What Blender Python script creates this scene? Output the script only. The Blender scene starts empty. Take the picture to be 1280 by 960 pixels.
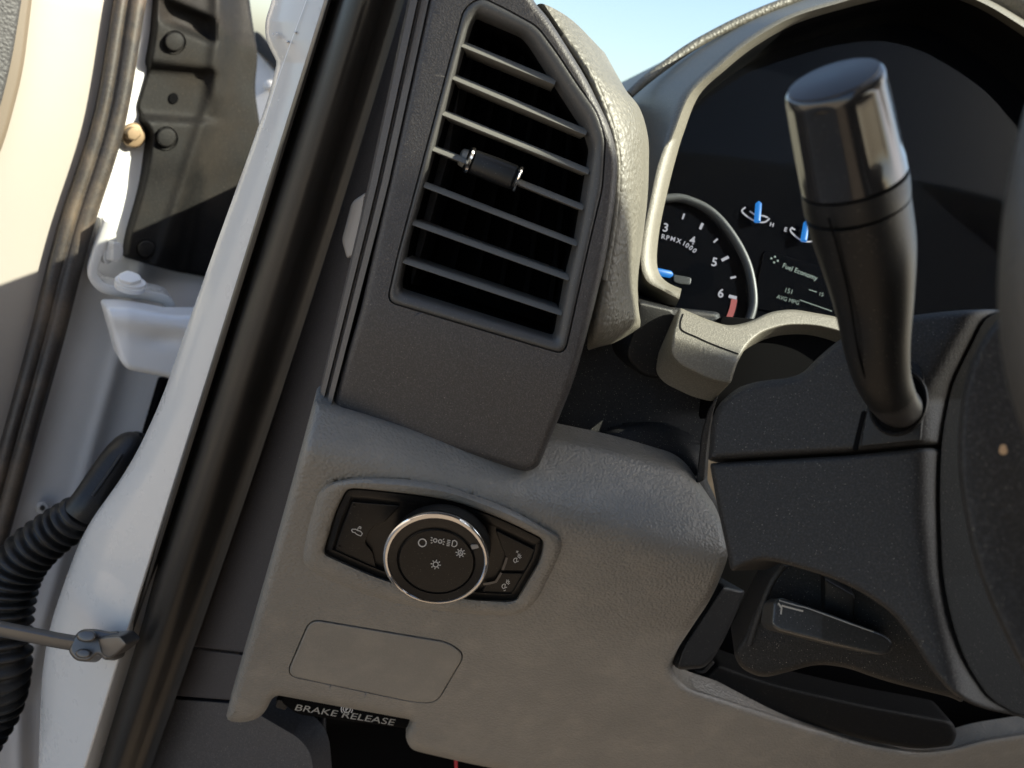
import bpy, bmesh, math, random
from mathutils import Vector, Matrix
random.seed(7)
S = bpy.context.scene
COL = S.collection
rad = math.radians

# ------------------------------------------------------------------ camera
CAM = Vector((0, 0, 1.45))
YAW, PITCH, ROLL, FPX = rad(15), rad(-17), rad(17), 1005.0
fwd = Vector((math.sin(YAW)*math.cos(PITCH), math.cos(YAW)*math.cos(PITCH), math.sin(PITCH)))
r0 = fwd.cross(Vector((0, 0, 1))).normalized()
u0 = r0.cross(fwd).normalized()
CR = (r0*math.cos(ROLL) + u0*math.sin(ROLL)).normalized()
CU = (u0*math.cos(ROLL) - r0*math.sin(ROLL)).normalized()
cd = bpy.data.cameras.new('camera')
cam = bpy.data.objects.new('camera', cd)
COL.objects.link(cam)
cam.matrix_world = Matrix(((CR.x, CU.x, -fwd.x, CAM.x), (CR.y, CU.y, -fwd.y, CAM.y),
                           (CR.z, CU.z, -fwd.z, CAM.z), (0, 0, 0, 1)))
cd.sensor_width = 36
cd.lens = FPX/1280*36
cd.clip_start = 0.01
cd.clip_end = 3000
cd.dof.use_dof = True
cd.dof.focus_distance = 0.41
cd.dof.aperture_fstop = 9.0
S.camera = cam


def ray(px, py):
    return fwd + CR*((px-640)/FPX) + CU*((480-py)/FPX)


def at(px, py, d):
    return CAM + ray(px, py)*d


class Fr:
    """A plane standing in the cab; P() gives the point on it, or w metres in front of it, that a sight line meets."""
    def __init__(self, px, py, d, n):
        self.o = at(px, py, d)
        self.n = Vector(n).normalized()

    def P(self, px, py, w=0.0):
        r = ray(px, py)
        t = (self.o + self.n*w - CAM).dot(self.n)/r.dot(self.n)
        return CAM + r*t

# ------------------------------------------------------------------ objects
def tag(o, label=None, cat=None, group=None, kind=None):
    for k, v in (('label', label), ('category', cat), ('group', group), ('kind', kind)):
        if v:
            o[k] = v
    return o


def thing(name, label, cat, loc, group=None):
    o = bpy.data.objects.new(name, None)
    o.empty_display_size = .02
    COL.objects.link(o)
    o.location = loc
    return tag(o, label, cat, group)


def origin(o):
    v = Vector((0, 0, 0))
    while o is not None:
        v += o.location
        o = o.parent
    return v


def finish(name, bm, m, parent=None, smooth=True, sharp=40, loc=None):
    bmesh.ops.remove_doubles(bm, verts=bm.verts[:], dist=1e-6)
    bmesh.ops.recalc_face_normals(bm, faces=bm.faces[:])
    if parent is None and loc is None:
        loc = sum((v.co for v in bm.verts), Vector())/max(1, len(bm.verts))
    off = origin(parent) if parent else Vector(loc)
    for v in bm.verts:
        v.co -= off
    if smooth:
        for f in bm.faces:
            f.smooth = True
        for e in bm.edges:
            if len(e.link_faces) == 2 and e.calc_face_angle(0) > rad(sharp):
                e.smooth = False
    me = bpy.data.meshes.new(name)
    bm.to_mesh(me)
    bm.free()
    me.materials.append(m)
    o = bpy.data.objects.new(name, me)
    COL.objects.link(o)
    if parent:
        o.parent = parent
    else:
        o.location = off
    return o

# ------------------------------------------------------------------ outlines in px
def rnd(pts, r, step=3.0):
    """round every corner of a closed polygon; a point may carry its own radius as third value"""
    out = []
    n = len(pts)
    for i in range(n):
        p0, p1, p2 = Vector(pts[i-1][:2]), Vector(pts[i][:2]), Vector(pts[(i+1) % n][:2])
        rr = pts[i][2] if len(pts[i]) > 2 else r
        a, b = p0-p1, p2-p1
        la, lb = a.length, b.length
        if la < 1e-6 or lb < 1e-6:
            continue
        t = min(rr, la*.45, lb*.45)
        if t < .3:
            out.append(p1)
            continue
        q0, q1 = p1+a/la*t, p1+b/lb*t
        k = max(3, int(t/2)+2)
        for j in range(k+1):
            s = j/k
            out.append(q0*(1-s)**2 + p1*2*s*(1-s) + q1*s*s)
    return resample(out, step)


def resample(pts, step, closed=True, n=None):
    P = [Vector(p[:2]) for p in pts]
    if closed:
        P = P + [P[0]]
    d = [0]
    for a, b in zip(P, P[1:]):
        d.append(d[-1]+(b-a).length)
    n = n or max(8, int(d[-1]/step))
    out, j = [], 0
    m = n if closed else n-1
    for i in range(n):
        s = d[-1]*i/m
        while j < len(d)-2 and d[j+1] < s:
            j += 1
        t = (s-d[j])/max(1e-9, d[j+1]-d[j])
        out.append(P[j].lerp(P[j+1], min(1, t)))
    return out


def cat(pts, k=8):
    """Catmull-Rom through points of any dimension (open)"""
    P = [tuple(p) for p in pts]
    P = [P[0]]+P+[P[-1]]
    out = []
    for i in range(1, len(P)-2):
        a, b, c, d = P[i-1], P[i], P[i+1], P[i+2]
        for j in range(k):
            t = j/k
            out.append(tuple(.5*((2*b[q])+(-a[q]+c[q])*t+(2*a[q]-5*b[q]+4*c[q]-d[q])*t*t+(-a[q]+3*b[q]-3*c[q]+d[q])*t**3) for q in range(len(b))))
    out.append(P[-2])
    return out


def area(p):
    return .5*sum(p[i-1].x*p[i].y-p[i].x*p[i-1].y for i in range(len(p)))


def inset(pts, d):
    n = len(pts)
    sg = 1 if area(pts) > 0 else -1
    out = []
    for i in range(n):
        a, b, c = pts[i-1], pts[i], pts[(i+1) % n]
        e1, e2 = (b-a), (c-b)
        if e1.length < 1e-9 or e2.length < 1e-9:
            out.append(b.copy())
            continue
        e1.normalize(); e2.normalize()
        n1, n2 = Vector((-e1.y, e1.x))*sg, Vector((-e2.y, e2.x))*sg
        m = n1+n2
        if m.length < 1e-4:
            m = n1
        m.normalize()
        out.append(b+m*d/max(.45, m.dot(n1)))
    return out


def V2(pts):
    return [Vector(p[:2]) for p in pts]

# ------------------------------------------------------------------ shapes
def loft_bm(rows, closed=True, cap0=False, cap1=False, bm=None):
    bm = bm or bmesh.new()
    R = [[bm.verts.new(p) for p in row] for row in rows]
    n = len(rows[0])
    for a, b in zip(R, R[1:]):
        for i in range(n if closed else n-1):
            j = (i+1) % n
            try:
                bm.faces.new((a[i], a[j], b[j], b[i]))
            except ValueError:
                pass
    for flag, row in ((cap0, R[0]), (cap1, R[-1])):
        if flag:
            try:
                f = bm.faces.new(row)
                bmesh.ops.triangulate(bm, faces=[f])
            except ValueError:
                pass
    return bm


def ring(name, fr, rows, m, parent, back=None, sharp=40):
    """rows = [(outline, w)] of equal count -> closed loft; back = metres of wall behind the last row"""
    R = [[fr.P(p.x, p.y, w if not callable(w) else w(p.x, p.y)) for p in o] for o, w in rows]
    if back:
        R.append([p-fr.n*back for p in R[-1]])
    return finish(name, loft_bm(R), m, parent, sharp=sharp)


def panel_bm(fr, outline, hf=None, bev=(4, .0015), depth=.01, step=12, holes=(), back=False, rings=4, hole_depth=.006, taper=0):
    """a plate with rounded edges: outline in px, hf(px,py) = relief in metres, depth = how far its rim runs back"""
    hf = hf or (lambda x, y: 0.0)
    outline = V2(outline)
    rpx, rw = bev
    K = rings
    rows = []
    for k in range(K+1):
        a = k/K*math.pi/2
        rows.append((inset(outline, rpx*(1-math.cos(a))), rw*(1-math.sin(a))))
    b2 = bmesh.new()
    inner = [b2.verts.new((p.x, p.y, 0)) for p in rows[-1][0]]
    ed = [b2.edges.new((inner[i], inner[(i+1) % len(inner)])) for i in range(len(inner))]
    hv = []
    for h in holes:
        vs = [b2.verts.new((p[0], p[1], 0)) for p in h]
        ed += [b2.edges.new((vs[i], vs[(i+1) % len(vs)])) for i in range(len(vs))]
        hv.append(vs)
    bmesh.ops.triangle_fill(b2, use_beauty=True, use_dissolve=False, edges=ed, normal=(0, 0, 1))
    if step:
        xs = [v.co.x for v in b2.verts]; ys = [v.co.y for v in b2.verts]
        for ax, lo, hi in ((0, min(xs), max(xs)), (1, min(ys), max(ys))):
            q = lo+step*.5+.137
            while q < hi:
                co = (q, 0, 0) if ax == 0 else (0, q, 0)
                no = (1, 0, 0) if ax == 0 else (0, 1, 0)
                bmesh.ops.bisect_plane(b2, geom=b2.verts[:]+b2.edges[:]+b2.faces[:], dist=1e-5, plane_co=co, plane_no=no)
                q += step
    # boundary loop after bisecting has extra verts; the bevel is lofted from the true boundary so no cracks show
    bm = bmesh.new()
    mp = {}
    for v in b2.verts:
        mp[v.index if False else v] = bm.verts.new(fr.P(v.co.x, v.co.y, hf(v.co.x, v.co.y)))
    for f in b2.faces:
        try:
            bm.faces.new([mp[v] for v in f.verts])
        except ValueError:
            pass
    for h in holes:
        hp = [fr.P(p[0], p[1], hf(p[0], p[1])) for p in h]
        loft_bm([hp, [p-fr.n*hole_depth for p in hp]], bm=bm)
    b2.free()
    R = [[fr.P(p.x, p.y, hf(p.x, p.y)-dr) for p in o] for o, dr in rows]
    if depth:
        R.insert(0, [fr.P(p.x, p.y, hf(p.x, p.y))-fr.n*depth for p in inset(outline, taper)] if taper else [p-fr.n*depth for p in R[0]])
    loft_bm(R, bm=bm, cap0=back)
    return bm


def panel(name, fr, outline, m, parent=None, hf=None, bev=(4, .0015), depth=.01, step=12, holes=(), back=False, sharp=40, rings=4, hole_depth=.006, taper=0):
    return finish(name, panel_bm(fr, outline, hf, bev, depth, step, holes, back, rings, hole_depth, taper), m, parent, sharp=sharp)


def tube_bm(pts, radii, seg=20, caps=True, prof=None, bm=None, flat=None, up=None):
    pts = [Vector(p) for p in pts]
    rows = []
    t0 = (pts[1]-pts[0]).normalized()
    a = up or (Vector((0, 0, 1)) if abs(t0.z) < .9 else Vector((1, 0, 0)))
    x = (a-t0*a.dot(t0)).normalized()
    for i, p in enumerate(pts):
        t = (pts[min(i+1, len(pts)-1)]-pts[max(i-1, 0)]).normalized()
        x = (x-t*x.dot(t)).normalized()
        y = t.cross(x)
        row = []
        for k in range(seg):
            an = 2*math.pi*k/seg
            rr = radii[i]*(prof(an, i) if prof else 1)
            row.append(p+x*rr*math.cos(an)+y*rr*math.sin(an)*(flat or 1))
        rows.append(row)
    return loft_bm(rows, cap0=caps, cap1=caps, bm=bm)


def tube(name, pts, radii, m, parent=None, seg=20, caps=True, prof=None, sharp=50, flat=None, up=None):
    return finish(name, tube_bm(pts, radii, seg, caps, prof, flat=flat, up=up), m, parent, sharp=sharp)


def ptube(name, path, m, parent=None, k=8, **kw):
    """path = (px, py, depth, radius px)"""
    q = cat(path, k)
    return tube(name, [at(a[0], a[1], a[2]) for a in q], [a[3]*a[2]/FPX for a in q], m, parent, **kw)


def ellipse(cx, cy, rx, ry, rot=0, n=64):
    c, s = math.cos(rad(rot)), math.sin(rad(rot))
    return [Vector((cx+rx*math.cos(a)*c-ry*math.sin(a)*s, cy+rx*math.cos(a)*s+ry*math.sin(a)*c)) for a in (2*math.pi*i/n for i in range(n))]


def dome(name, fr, cx, cy, rx, ry, w0, w1, m, parent, rot=0, edge=.35, n=32):
    """a low round button standing w1-w0 proud"""
    rows = [(ellipse(cx, cy, rx, ry, rot, n), w0)]
    for k in range(5):
        a = k/4*math.pi/2
        s = 1-edge*(1-math.cos(a))
        rows.append((ellipse(cx, cy, rx*s, ry*s, rot, n), w0+(w1-w0)*(.55+.45*math.sin(a))))
    R = [[fr.P(p.x, p.y, w) for p in o] for o, w in rows]
    return finish(name, loft_bm(R, cap1=True), m, parent)


def strokes(name, fr, lines, wd, w, m, parent):
    bm = bmesh.new()
    for ln in lines:
        P = [Vector(p[:2]) for p in ln]
        L, Rr = [], []
        for i, p in enumerate(P):
            t = P[min(i+1, len(P)-1)]-P[max(i-1, 0)]
            if t.length < 1e-6:
                t = Vector((1, 0))
            t.normalize()
            nn = Vector((-t.y, t.x))*wd/2
            L.append(p+nn); Rr.append(p-nn)
        loft_bm([[fr.P(p.x, p.y, w) for p in L], [fr.P(p.x, p.y, w) for p in Rr]], closed=False, bm=bm)
    return finish(name, bm, m, parent, smooth=False)


def letters(name, s, fr, cx, cy, w, size, ang, m, parent, sx=1.0, bold=0.0, shear=0.0):
    cu = bpy.data.curves.new('text', 'FONT')
    cu.body = s
    cu.align_x = 'CENTER'; cu.align_y = 'CENTER'
    cu.size = 1.0
    cu.offset = bold
    cu.resolution_u = 4
    tmp = bpy.data.objects.new('text', cu)
    COL.objects.link(tmp)
    dg = bpy.context.evaluated_depsgraph_get()
    me = bpy.data.meshes.new_from_object(tmp.evaluated_get(dg))
    bpy.data.objects.remove(tmp)
    c, sn = math.cos(rad(ang)), math.sin(rad(ang))
    bm = bmesh.new()
    bm.from_mesh(me)
    bpy.data.meshes.remove(me)
    for v in bm.verts:
        x, y = (v.co.x*sx+v.co.y*shear)*size, v.co.y*size
        v.co = fr.P(cx+x*c+y*sn, cy+x*sn-y*c, w)
    return finish(name, bm, m, parent, smooth=False)

# ------------------------------------------------------------------ materials
def mat(name, base, rough=.5, metal=0., spec=.5, grain=None, leather=None, dust=0., dustcol=(.55, .5, .42), mottle=0., coat=0., smear=0.):
    m = bpy.data.materials.new(name)
    m.use_nodes = True
    nt = m.node_tree
    N, L = nt.nodes, nt.links
    b = N['Principled BSDF']
    b.inputs['Roughness'].default_value = rough
    b.inputs['Metallic'].default_value = metal
    b.inputs['Specular IOR Level'].default_value = spec
    b.inputs['Coat Weight'].default_value = coat
    b.inputs['Coat Roughness'].default_value = .05
    tc = N.new('ShaderNodeTexCoord')
    rgb = N.new('ShaderNodeRGB')
    rgb.outputs[0].default_value = (*base, 1)
    colr = rgb.outputs[0]

    def noise(scale, detail=3, rgh=.5):
        n = N.new('ShaderNodeTexNoise')
        n.inputs['Scale'].default_value = scale
        n.inputs['Detail'].default_value = detail
        n.inputs['Roughness'].default_value = rgh
        L.new(tc.outputs['Object'], n.inputs['Vector'])
        return n.outputs[0]

    def ramp(src, lo, hi, a=0., c=1.):
        r = N.new('ShaderNodeMapRange')
        r.inputs[1].default_value = lo; r.inputs[2].default_value = hi
        r.inputs[3].default_value = a; r.inputs[4].default_value = c
        L.new(src, r.inputs[0])
        return r.outputs[0]

    def mix(fac, a, c):
        x = N.new('ShaderNodeMix')
        x.data_type = 'RGBA'
        L.new(fac, x.inputs[0])
        L.new(a, x.inputs[6])
        if isinstance(c, tuple):
            x.inputs[7].default_value = (*c, 1)
        else:
            L.new(c, x.inputs[7])
        return x.outputs[2]
    if mottle:
        colr = mix(ramp(noise(18, 5, .6), .35, .7, 0, mottle), colr, tuple(min(1, c*.55+.012) for c in base))
        colr = mix(ramp(noise(55, 4, .6), .5, .8, 0, mottle*.7), colr, dustcol)
    if grain and grain[2]:
        colr = mix(ramp(noise(grain[0], 2), .45, .75, 0, grain[2]), colr, tuple(min(1, c*2.6+.02) for c in base))
    if smear:
        n1 = noise(9, 6, .65)
        colr = mix(ramp(n1, .48, .75, 0, smear), colr, dustcol)
        rr = ramp(n1, .4, .75, rough*.8, min(1, rough*1.5))
        L.new(rr, b.inputs['Roughness'])
    if dust:
        for sc, th in ((900, .17), (330, .085)):
            v = N.new('ShaderNodeTexVoronoi')
            v.inputs['Scale'].default_value = sc
            L.new(tc.outputs['Object'], v.inputs['Vector'])
            near = ramp(v.outputs['Distance'], th*.6, th, 1, 0)
            sp = N.new('ShaderNodeSeparateColor')
            L.new(v.outputs['Color'], sp.inputs[0])
            pick = ramp(sp.outputs[0], .62, .7, 0, 1)
            mm = N.new('ShaderNodeMath'); mm.operation = 'MULTIPLY'
            L.new(near, mm.inputs[0]); L.new(pick, mm.inputs[1])
            m2 = N.new('ShaderNodeMath'); m2.operation = 'MULTIPLY'
            m2.inputs[1].default_value = dust
            L.new(mm.outputs[0], m2.inputs[0])
            colr = mix(m2.outputs[0], colr, dustcol)
    L.new(colr, b.inputs['Base Color'])
    h = None
    if grain:
        h = (noise(grain[0], 2), grain[1])
    if leather:
        v = N.new('ShaderNodeTexVoronoi')
        v.feature = 'SMOOTH_F1'
        v.inputs['Scale'].default_value = leather[0]
        v.inputs['Smoothness'].default_value = .5
        wv = N.new('ShaderNodeVectorMath'); wv.operation = 'MULTIPLY_ADD'
        nz = N.new('ShaderNodeTexNoise'); nz.inputs['Scale'].default_value = leather[0]*.6
        L.new(tc.outputs['Object'], nz.inputs['Vector'])
        L.new(nz.outputs[1], wv.inputs[0])
        wv.inputs[1].default_value = (1.2/leather[0],)*3
        L.new(tc.outputs['Object'], wv.inputs[2])
        L.new(wv.outputs[0], v.inputs['Vector'])
        h = (ramp(v.outputs['Distance'], 0, .8, 1, 0), leather[1])
    if h:
        bp = N.new('ShaderNodeBump')
        bp.inputs['Strength'].default_value = h[1]
        bp.inputs['Distance'].default_value = .0006
        L.new(h[0], bp.inputs['Height'])
        L.new(bp.outputs[0], b.inputs['Normal'])
    return m


def emit(name, c, s):
    m = bpy.data.materials.new(name)
    m.use_nodes = True
    b = m.node_tree.nodes['Principled BSDF']
    b.inputs['Base Color'].default_value = (*[x*.22 for x in c], 1)
    b.inputs['Emission Color'].default_value = (*c, 1)
    b.inputs['Emission Strength'].default_value = s
    return m


def glass(name, tint, k=1.0, rough=0.0):
    m = bpy.data.materials.new(name)
    m.use_nodes = True
    nt = m.node_tree
    N, L = nt.nodes, nt.links
    N.remove(N['Principled BSDF'])
    t = N.new('ShaderNodeBsdfTransparent'); t.inputs[0].default_value = (*tint, 1)
    g = N.new('ShaderNodeBsdfGlossy'); g.inputs['Roughness'].default_value = rough
    f = N.new('ShaderNodeFresnel'); f.inputs[0].default_value = 1.45
    mu = N.new('ShaderNodeMath'); mu.operation = 'MULTIPLY'; mu.inputs[1].default_value = k
    mx = N.new('ShaderNodeMixShader')
    ge = N.new('ShaderNodeNewGeometry')      # only the outer face of a thin pane mirrors
    inv = N.new('ShaderNodeMath'); inv.operation = 'SUBTRACT'; inv.inputs[0].default_value = 1
    m3 = N.new('ShaderNodeMath'); m3.operation = 'MULTIPLY'
    L.new(ge.outputs['Backfacing'], inv.inputs[1])
    L.new(f.outputs[0], mu.inputs[0]); L.new(mu.outputs[0], m3.inputs[0])
    L.new(inv.outputs[0], m3.inputs[1]); L.new(m3.outputs[0], mx.inputs[0])
    L.new(t.outputs[0], mx.inputs[1]); L.new(g.outputs[0], mx.inputs[2])
    L.new(mx.outputs[0], N['Material Output'].inputs[0])
    return m


POD = mat('grained_charcoal_plastic', (.042, .038, .037), .46, spec=.5, grain=(1300, .5, .45), dust=.3)
BEZEL = mat('satin_charcoal_plastic', (.055, .054, .053), .4, spec=.5, grain=(1700, .22, .15), dust=.3)
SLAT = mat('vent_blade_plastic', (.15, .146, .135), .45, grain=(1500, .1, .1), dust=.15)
BLACK = mat('black_plastic', (.009, .009, .0095), .5, spec=.3, grain=(1500, .2, .2), dust=.35)
DEEP = mat('deep_black_plastic', (.004, .004, .0045), .8, spec=.03)
SHROUD = mat('column_black_plastic', (.018, .0168, .016), .55, spec=.28, grain=(1300, .5, .4), dust=.3)
HOOD = mat('sunlit_hood_vinyl', (.15, .14, .115), .5, grain=(1200, .35, .3), dust=.3)  # same dark plastic as the bezel, lightened to paint in the sun
LEVER = mat('worn_lever_plastic', (.04, .039, .037), .3, grain=(900, .1, .2), dust=.6)
GREY = mat('leather_grain_grey_plastic', (.205, .191, .168), .48, leather=(640, .6), smear=.12, mottle=.35, dust=.25, dustcol=(.4, .35, .28))
GREYSM = mat('smooth_grey_plastic', (.2, .186, .163), .5, grain=(1400, .1, .1), mottle=.3, dust=.25, dustcol=(.4, .35, .28))
PAD = mat('dash_pad_vinyl', (.135, .127, .105), .5, leather=(420, .7), dust=.6, mottle=.15)
TRIM = mat('pillar_trim_plastic', (.045, .041, .043), .6, grain=(1600, .2, .2), dust=.15)
GLOSS = mat('gloss_black_plastic', (.012, .012, .013), .18, coat=.6, dust=.12, smear=.03)
SATIN = mat('satin_black_plastic', (.007, .007, .0073), .4, spec=.35, grain=(1500, .06, .1), dust=.25)
SWITCH = mat('switch_black_plastic', (.006, .0058, .006), .36, spec=.3, grain=(1600, .08, .15), dust=.2)
CHROME = mat('chrome_plating', (.92, .92, .93), .16, metal=1.)
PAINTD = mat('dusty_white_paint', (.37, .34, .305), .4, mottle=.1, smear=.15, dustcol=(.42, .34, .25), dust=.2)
PAINT = mat('white_body_paint', (.6, .595, .58), .3, spec=.5, coat=.3, mottle=0, smear=.05, dustcol=(.45, .38, .3))
PRIMER = mat('dull_white_paint', (.8, .8, .8), .4, smear=.08, mottle=.05, dustcol=(.4, .34, .27))
NYLON = mat('white_nylon', (.75, .76, .78), .35)
RUBBER = mat('black_rubber', (.012, .0115, .011), .4, grain=(700, .15, .2), dust=.5, smear=.1, dustcol=(.28, .21, .15))
SEALM = mat('satin_black_seal', (.016, .0145, .013), .36, spec=.4, grain=(1200, .05, .1), dust=.15, smear=.05, dustcol=(.12, .1, .085))
COVER = mat('dusty_black_plastic', (.008, .0075, .0072), .65, spec=.2, grain=(700, .2, .2), dust=.5, smear=.1, dustcol=(.2, .155, .11))
RUST = mat('rusty_bolt_metal', (.3, .21, .12), .55, metal=.4, mottle=.6, dustcol=(.16, .09, .04))
STEEL = mat('dark_steel', (.13, .125, .12), .38, metal=.7, smear=.3, dustcol=(.2, .15, .1))
TRIMD = mat('door_trim_vinyl', (.06, .058, .06), .6, leather=(420, .8), dust=.2)
TRIME = mat('brown_edge_trim', (.16, .125, .09), .55)
FACE = mat('gauge_face', (.003, .0034, .0046), .8, spec=0.)
GRING = mat('gauge_ring', (.085, .085, .08), .45)
WHITE = mat('white_print', (.5, .5, .5), .6)
SCREEN = emit('dim_screen_glow', (.3, .42, .36), .05)
GAUGEW = emit('gauge_print', (.62, .6, .68), .1)
BLUE = emit('blue_gauge_needle', (.03, .26, .75), .25)
RED = emit('gauge_red_zone', (.6, .03, .03), .08)
PATCH = mat('bare_tan_foam', (.5, .32, .17), .8, mottle=.3)
WHEELM = mat('wheel_leather', (.05, .046, .041), .5, leather=(600, .3))
HUBM = mat('airbag_cover_plastic', (.02, .0186, .0175), .6, spec=.3, grain=(900, .5, .5), dust=.4)
CABLE = mat('red_wire', (.5, .03, .04), .4)
LENS = glass('gauge_lens', (.88, .91, .95), .3)
SCREENG = glass('windshield_glass', (.94, .97, .96), .6)
CONC = mat('pale_ground', (.36, .30, .23), .9, mottle=.3)

# ------------------------------------------------------------------ frames
F_pod = Fr(600, 300, .362, (-.20, -.97, .13))
F_panel = Fr(545, 700, .40, (0, -.95, -.28))
F_clu = Fr(950, 250, .47, (-.1, -.85, .5))
F_shelf = Fr(890, 430, .43, (-.1, -.66, .75))
F_cav = Fr(800, 520, .47, (0, -.9, .3))
F_col = Fr(1050, 580, .33, (-.75, -.6, .25))
F_trim = Fr(350, 450, .438, (-.45, -.89, 0))
F_seal = Fr(250, 480, .425, (-.45, -.89, 0))
F_jamb = Fr(230, 450, .45, (-.6, -.8, .1))
F_door = Fr(100, 400, .62, (.55, -.8, .2))
F_hub = Fr(1240, 600, .245, (-.25, -.85, .45))

# ================================================================== AIR VENT
G = [(601, -4), (634, 12), (672, 33), (697, 67), (723, 107), (746, 138), (757, 172), (753, 235), (733, 320), (706, 443, 14), (484, 377, 12), (497, 320), (580, 10)]
O = [(594, 23), (651, 47), (661, 58), (685, 96), (728, 163), (736, 188), (717, 300), (705, 347), (692, 419, 4), (502, 360, 4), (513, 300), (580, 67)]
Gd = rnd(G, 12, 3)
NV = 220


def start_tl(p, c):
    i = min(range(len(p)), key=lambda k: (p[k]-Vector(c)).length)
    return p[i:]+p[:i]


def match(outer, inner, corners_o, corners_i, n_each=40):
    """resample two closed outlines so that named corners correspond"""
    def seg(p, cs):
        idx = [min(range(len(p)), key=lambda k: (p[k]-Vector(c)).length) for c in cs]
        out = []
        for a, b in zip(idx, idx[1:]+idx[:1]):
            q = p[a:b+1] if b > a else p[a:]+p[:b+1]
            out += resample(q, 1, False, n_each+1)[:-1]
        return out
    return seg(outer, corners_o), seg(inner, corners_i)


Od = rnd(O, 5, 2)
gco = [(601, -4), (672, 33), (757, 172), (706, 443), (484, 377)]
oco = [(594, 23), (655, 50), (735, 186), (692, 419), (502, 360)]
Gm, Om = match(Gd, Od, gco, oco, 44)


def lerp2(a, b, t):
    return [p.lerp(q, t) for p, q in zip(a, b)]


vent = thing('air_vent', 'charcoal dashboard air vent pod with seven slats and a small chrome-ended tab', 'air vent', F_pod.P(560, 580, -.02))
HOUS = [(549, -60), (640, -60, 4), (667, 2), (684, 21), (703, 50), (733, 98), (763, 160), (773, 200), (769, 250), (757, 325), (740, 394), (717, 478, 30), (673, 584, 10), (657, 590, 8), (410, 520, 16), (450, 390), (482, 245)]


def pod_h(x, y):
    # below the opening the face turns down and under
    t = (y-(405+(x-450)*.27))
    s = 14.
    w = -.17*.000375*s*math.log1p(math.exp(max(-30, min(30, t/s))))
    # the right shoulder falls away from the groove
    return w


hou = rnd(HOUS, 18, 4)
gout = inset(Gd, -1.2)
panel('housing', F_pod, hou, POD, vent, hf=pod_h, bev=(9, .006), depth=.07, step=14, holes=[[(p.x, p.y) for p in gout]], hole_depth=.006, rings=6)
rows = [(inset(Gm, -.8), -.004), (inset(Gm, .2), -.0008), (inset(Gm, 1.6), .0), (lerp2(Gm, Om, .22), .0002), (lerp2(Gm, Om, .42), -.0001), (lerp2(Gm, Om, .62), -.001), (lerp2(Gm, Om, .82), -.004), (lerp2(Gm, Om, 1.), -.0085)]
R = [[F_pod.P(p.x, p.y, w+(pod_h(p.x, p.y))) for p in o] for o, w in rows]
finish('bezel', loft_bm(R), BEZEL, vent, sharp=60)
finish('duct_wall', loft_bm([R[-1], [p-F_pod.n*.055 for p in R[-1]]]), DEEP, vent, sharp=60)
# dark duct behind
bk = inset(Om, -6)
panel('duct', F_pod, [F for F in resample(bk, 6)], DEEP, vent, hf=lambda x, y: -.058, bev=(1, .0002), depth=.004, step=0, back=True)

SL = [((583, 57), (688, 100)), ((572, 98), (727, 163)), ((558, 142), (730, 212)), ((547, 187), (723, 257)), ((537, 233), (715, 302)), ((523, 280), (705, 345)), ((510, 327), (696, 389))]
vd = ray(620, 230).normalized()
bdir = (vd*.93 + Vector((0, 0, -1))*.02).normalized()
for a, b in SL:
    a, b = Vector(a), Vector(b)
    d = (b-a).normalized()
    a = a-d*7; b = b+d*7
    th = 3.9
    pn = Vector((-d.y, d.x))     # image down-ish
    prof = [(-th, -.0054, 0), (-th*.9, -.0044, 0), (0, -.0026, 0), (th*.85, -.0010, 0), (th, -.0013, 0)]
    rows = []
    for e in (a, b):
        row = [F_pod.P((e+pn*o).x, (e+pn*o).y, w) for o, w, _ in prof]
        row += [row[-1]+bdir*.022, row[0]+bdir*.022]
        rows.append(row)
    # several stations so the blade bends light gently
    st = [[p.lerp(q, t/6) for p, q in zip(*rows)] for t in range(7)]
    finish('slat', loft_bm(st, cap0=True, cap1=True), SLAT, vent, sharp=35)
for i in range(6):
    t = (i+.5)/6
    top, bot = Vector((600+130*t, 40+70*t)), Vector((512+190*t, 345+55*t))
    rows = []
    for e in (top, bot):
        c = F_pod.P(e.x, e.y, -.036)
        sx = F_pod.n.cross(Vector((0, 0, 1))).normalized()*.0012
        rows.append([c+sx, c-sx, c-sx-F_pod.n*.018, c+sx-F_pod.n*.018])
    finish('vane', loft_bm(rows, cap0=True, cap1=True), DEEP, vent, sharp=30)
# tab on the fourth slat
ax0, ax1 = Vector((580, 197.5)), Vector((653, 226))
dx = (ax1-ax0).normalized(); pn = Vector((-dx.y, dx.x))


def tab_sec(t, hh, w0, w1, n=24):
    c = ax0.lerp(ax1, t)
    row = []
    for k in range(n):
        an = 2*math.pi*k/n
        cx, cy = math.cos(an), math.sin(an)
        cx = math.copysign(abs(cx)**.62, cx); cy = math.copysign(abs(cy)**.62, cy)
        p = c+pn*cx*hh
        row.append(F_pod.P(p.x, p.y, (w0+w1)/2+(w1-w0)/2*cy))
    return row


tab = finish('tab', loft_bm([tab_sec(t, h, -.012, w) for t, h, w in ((.14, 14.0, -.0004), (.16, 15.4, .001), (.5, 16.2, .0016), (.84, 16.0, .001), (.87, 14.5, -.0004))], cap0=True, cap1=True), SATIN, vent)
for t0, t1 in ((.03, .145), (.865, .965)):
    finish('chrome_cap', loft_bm([tab_sec(t, h, -.0125, w) for t, h, w in ((t0, 13., -.001), (t0+.02, 16.2, .0014), ((t0+t1)/2, 17.4, .0028), (t1-.02, 17.0, .0022), (t1, 15., .0002))], cap0=True, cap1=True), CHROME, tab)
finish('thumb_wheel', loft_bm([tab_sec(t, h, -.016, w) for t, h, w in ((-.08, 7, -.009), (-.05, 11, -.006), (.03, 12, -.005), (.06, 9, -.006))], cap0=True, cap1=True), SLAT, tab)
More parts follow.
